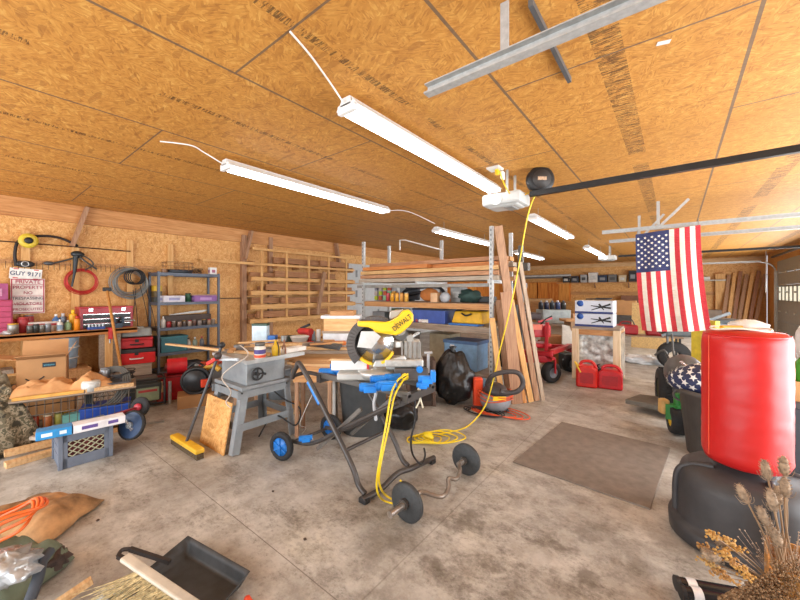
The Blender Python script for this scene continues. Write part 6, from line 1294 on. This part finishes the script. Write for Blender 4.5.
# ---------------------------------------------------------------- dried flowers in the near right corner
c1 = px(835, 300, 1.3); c1.z = 0; t = T('flower_box', 'open cardboard box with a dried bouquet in the near right corner', 'box', c1, TH-.75)
b = B(); b.box((0, 0, .01), (.34, .3, .02))
for x in (-.17, .17): b.box((x, 0, .22), (.008, .3, .44))
for y in (-.15, .15): b.box((0, y, .22), (.34, .008, .44))
b.build('carton', P('b98444', .7), t); B().beam((0, -.15, .44), (0, -.2, .5), .3, .006).build('flap', P('c08c4c', .7), t)
bq_ = T('dried_bouquet', 'bunch of dried teasels and yellow yarrow at the bottom right', 'dried flowers', c1+V((0, .02, .06)))
root = px(790, 600, 1.3); root.z = .36
tm = P('a08a72', .9, 0, .25, 60); sm_ = P('94785a', .8)
TE = [(743, 494, 1.34, 1), (766, 470, 1.36, 1), (784, 466, 1.36, 1), (785, 487, 1.32, 1), (772, 500, 1.3, 1.1), (778, 495, 1.4, .9), (763, 516, 1.32, 1), (777, 538, 1.28, 1), (770, 528, 1.36, .9), (712, 556, 1.2, 1.1), (723, 543, 1.28, 1)]
for (x, y, tt, sc_) in TE:
    p = px(x, y, tt); b = B(); m_ = root.lerp(p, .5)+V((.0, .0, .02)); b.tube([root+V((random.uniform(-.04, .04), random.uniform(-.04, .04), 0)), m_, p], .0032, 6, 5)
    b.build('stem', sm_, bq_, world=True)
    d = (p-m_).normalized(); b = B(); hl = .038*sc_; b.lathe([(0, -hl), (.0105*sc_, -hl*.75), (.0145*sc_, -hl*.1), (.012*sc_, hl*.6), (.004, hl), (0, hl)], p, d, 12)
    for k in range(110):
        h = random.uniform(-.9, .95); an = random.uniform(0, 2*pi); u_ = d.orthogonal().normalized(); v_ = d.cross(u_); r_ = .0135*sc_*sqrt(max(.05, 1-h*h)); q = p+d*hl*h+(u_*cos(an)+v_*sin(an))*r_; b.cyl(q, q+(u_*cos(an)+v_*sin(an)+d*.8)*.007, .0011, .0004, 4, False)
    for k in range(6): an = k*pi/3; u_ = d.orthogonal().normalized(); v_ = d.cross(u_); b.tube([p-d*hl, p-d*hl*.8+(u_*cos(an)+v_*sin(an))*.02, p-d*hl*.2+(u_*cos(an)+v_*sin(an))*.028], .0009, 4, 3)
    b.build('teasel_head', tm, bq_, world=True)
YA_ = [(711, 534), (706, 548), (722, 552), (730, 560), (716, 570), (738, 566), (735, 548), (708, 562), (745, 575), (728, 578), (726, 540)]
for (x, y) in YA_:
    p = px(x, y, 1.22+random.uniform(-.04, .06)); B().tube([root, root.lerp(p, .6)+V((0, 0, .01)), p], .002, 5, 4).build('stem', sm_, bq_, world=True); b = B()
    for k in range(34): q = p+V((random.gauss(0, .012), random.gauss(0, .012), random.gauss(0, .004))); b.ball(q, .0042, 6)
    b.build('yarrow_head', P(random.choice(('bf934e', 'ac8048', 'c49c5c')), .8), bq_, world=True)
b = B(); rr = random.Random(9)
for k in range(2600):
    x = rr.uniform(718, 800); y = rr.uniform(560, 612); 
    if y < 606-(x-700)*.5 and x < 770: y = 606-(x-700)*.5+rr.uniform(0, 25)
    p = px(x, max(555, y), 1.28+rr.uniform(-.1, .12)); b.ball(p, rr.uniform(.002, .0045), 5)
    if k % 6 == 0: b.cyl(root.lerp(p, .6), p, .001, .0007, 4, False)
o = b.build('dried_sprigs', P('8a6a48', .9, 0, .35, 70), bq_, world=True); o['kind'] = 'stuff'
b = B(); q = px(786, 560, 1.42)
for k in range(260): p = q+V((rr.gauss(0, .05), rr.gauss(0, .05), rr.gauss(0, .05))); b.cyl(root.lerp(p, .7), p, .0008, .0006, 4, False); b.ball(p, .003, 5)
o = b.build('pale_sprigs', P('b09a84', .9, 0, .25, 70), bq_, world=True); o['kind'] = 'stuff'
# small debris on the slab
rr = random.Random(12)
for i, (x, y) in enumerate(((98, 521), (494, 397), (273, 492), (544, 469), (305, 540))):
    p = fl(x, y); tag(B().ball(p+V((0, 0, .006)), (.012, .009, .006), 8, .4, 3, i).build('debris', P('4a3a30')), ('dark crumb on the floor right of the tan jacket', 'dark crumb near the foot of the leaning boards', 'dark crumb near the saw stand foot', 'dark crumb on the edge of the rubber mat', 'dark crumb between dustpan and barbell')[i], 'debris')
# ---------------------------------------------------------------- more clutter on the tables and floor
def bit(name, label, cat, shape, m, at, rz=0, bevel=.004, **k):
    b = B()
    if isinstance(shape, tuple): b.box((0, 0, shape[2]/2), shape)
    elif shape[0] == 'cyl': b.cyl((0, 0, 0), (0, 0, shape[2]), shape[1], shape[3] if len(shape) > 3 else None, n=18)
    elif shape[0] == 'rod': b.cyl((-shape[1]/2, 0, shape[2]), (shape[1]/2, 0, shape[2]), shape[2], n=12)
    return tag(b.build(name, m, at=at, rz=rz, bevel=bevel), label, cat)
bit('paint_tin', 'small silver tin behind the glue jar', 'tin', ['cyl', .045, .07], P('8f9290', .35, .6), onW(-.62, .12, .061))
bit('tape_roll', 'grey roll of tape left of the glue jar', 'tape roll', ['cyl', .05, .05], P('6c6f70', .5), V((-3.6, 1.84, .896)))
bit('sandpaper_box', 'flat orange box among offcuts behind the paper pad', 'box', (.16, .1, .05), P('c8702e'), onW(.12, -.02, .03), R38+.3)
bit('drill_case', 'dark green case left of the white bowl', 'case', (.2, .12, .08), P('39493c'), onW(-.58, .3, .031), R38)
bit('block_plane', 'small brown wooden block on the middle of the work table', 'block', (.14, .06, .06), oldpine, onW(-.02, .05, .031), R38-.2)
bit('spray_can', 'white spray can standing by the panel stack', 'spray can', ['cyl', .03, .19], white, onW(-.22, .32, .001))
bit('water_bottle', 'clear blue bottle beside the white spray can', 'bottle', ['cyl', .03, .16, .02], P('a9c4d4', .2), onW(-.3, .38, .001))
bit('red_funnel', 'red funnel upside down left of the panel stack', 'funnel', ['cyl', .06, .1, .015], P('b83028', .4), onW(-.13, .36, .001))
for i, (x, y, L, a, m, l) in enumerate(((-.9, .02, .5, .5, pine, 'pale crooked slat across the left end of the work table'), (-.45, .42, .7, .05, oldpine, 'brown board at the very back left of the work table'), (.45, -.02, .5, -.3, pine, 'pale slat pointing at the mitre saw'), (.62, .12, .3, .9, greyw, 'short grey offcut beside the panel stack'), (.0, -.2, .4, .4, oldpine, 'brown slat under the grey foam rolls'))):
    bit('plank', l, 'slat', (L, .05, .022), m, onW(x, y, .058+.002*i), R38+a)
# behind the mitre saw, on the lower island shelf
bit('coffee_can', 'dark can at the left of the lower island shelf', 'can', ['cyl', .06, .16], P('3a3230', .4), iv(392, .12, Z1)); bit('oil_jug', 'yellow oil jug beside the dark can on the lower island shelf', 'jug', (.14, .1, .2), P('d8ac28', .4), iv(399, .14, Z1), 0, .02)
bit('sanding_block_box', 'long grey box at the far left of the lower island shelf', 'box', (.3, .2, .14), P('7c8084', .5), iv(382, .3, Z1))
bit('green_crate', 'green crate behind the yellow oil jug', 'crate', (.3, .2, .2), P('4c6a4c', .5), iv(401, .48, Z1))
bit('shoe_box', 'cream box lying on the upper island shelf behind the green bag', 'box', (.34, .2, .1), P('c9b48a'), iv(466, .55, Z2))
bit('bucket', 'black bucket on the upper island shelf beside the orange cushion', 'bucket', ['cyl', .09, .2, .1], P('26272b'), iv(410, .5, Z2))
# steel shelf extras
bit('paint_can', 'brown lidded tin beside the round tray on the top shelf', 'tin', ['cyl', .05, .07], P('7a5a40', .4, .3), sh(4, 2.25, -6.97)); bit('folded_rag', 'dark folded rag on the bottom shelf of the steel unit', 'rag', (.3, .5, .1), P('3b3f45', .9), sh(0, 2.6))
# around the cart
bit('glass_jar', 'clear jar with an amber fill between the teal packet and olive can', 'jar', ['cyl', .03, .1], P('b98a3a', .2), oncart(-.11, .08))
bit('paint_tray', 'dark tray at the right end of the wire cart', 'tray', (.2, .3, .05), P('3c3f44'), oncart(.33, .0, .462), ry)
t = T('cable_bundle', 'tangled black cable heap right of the towel on the cart', 'cable', oncart(.36, .05, .515)); b = B()
for i in range(6): b.torus((0, 0, .012+i*.012), .09+.012*(i % 3), .006, (random.uniform(-.3, .3), random.uniform(-.3, .3), 1), 18, 5)
b.build('loops', P('2c2c2e', .6), t)
# far bench and floor behind the mower
bit('wooden_box', 'small tan box beside the oil bottles on the far bench', 'box', (.2, .2, .2), P('c08a58'), V((tb_.x, tb_.y, .806))+Matrix.Rotation(TH, 3, 'Z') @ V((.35, 0, 0)), TH)
bit('blue_drum', 'low blue grey drum on the floor under the far bench', 'drum', ['cyl', .2, .5], P('56687a', .5), V((tb_.x, tb_.y, 0))+Matrix.Rotation(TH, 3, 'Z') @ V((.2, .05, 0)))
bit('orange_box', 'orange box under the far bench beside the blue grey drum', 'box', (.35, .3, .4), P('b86a34'), V((tb_.x, tb_.y, 0))+Matrix.Rotation(TH, 3, 'Z') @ V((-.25, .05, 0)), TH)
bit('far_locker', 'grey metal locker standing before the far wall cabinets', 'locker', (.9, .5, .95), P('8c9294', .5, .2), py_(515, 300, 15.0)*V((1, 1, 0)))
bit('far_chest', 'dark chest near the far wall left of the brown board', 'chest', (1.0, .5, .7), P('4c4a48', .6), py_(626, 300, 14.5)*V((1, 1, 0)))
bit('far_carton', 'tan carton on the dark far chest', 'box', (.6, .4, .5), card, py_(626, 300, 14.5)*V((1, 1, 0))+V((0, 0, .701)))
bit('far_bench', 'long dark workbench along the far wall right of the flag', 'bench', (2.4, .6, .85), P('6a5a4c', .6), V((.1, YF-1.2, 0)))
bit('wall_notice', 'small white note stuck on the ceiling sheet near the long door rail', 'note', (.06, .03, .003), white, V((-.05, 2.35, ZC-.004)), .3, 0)
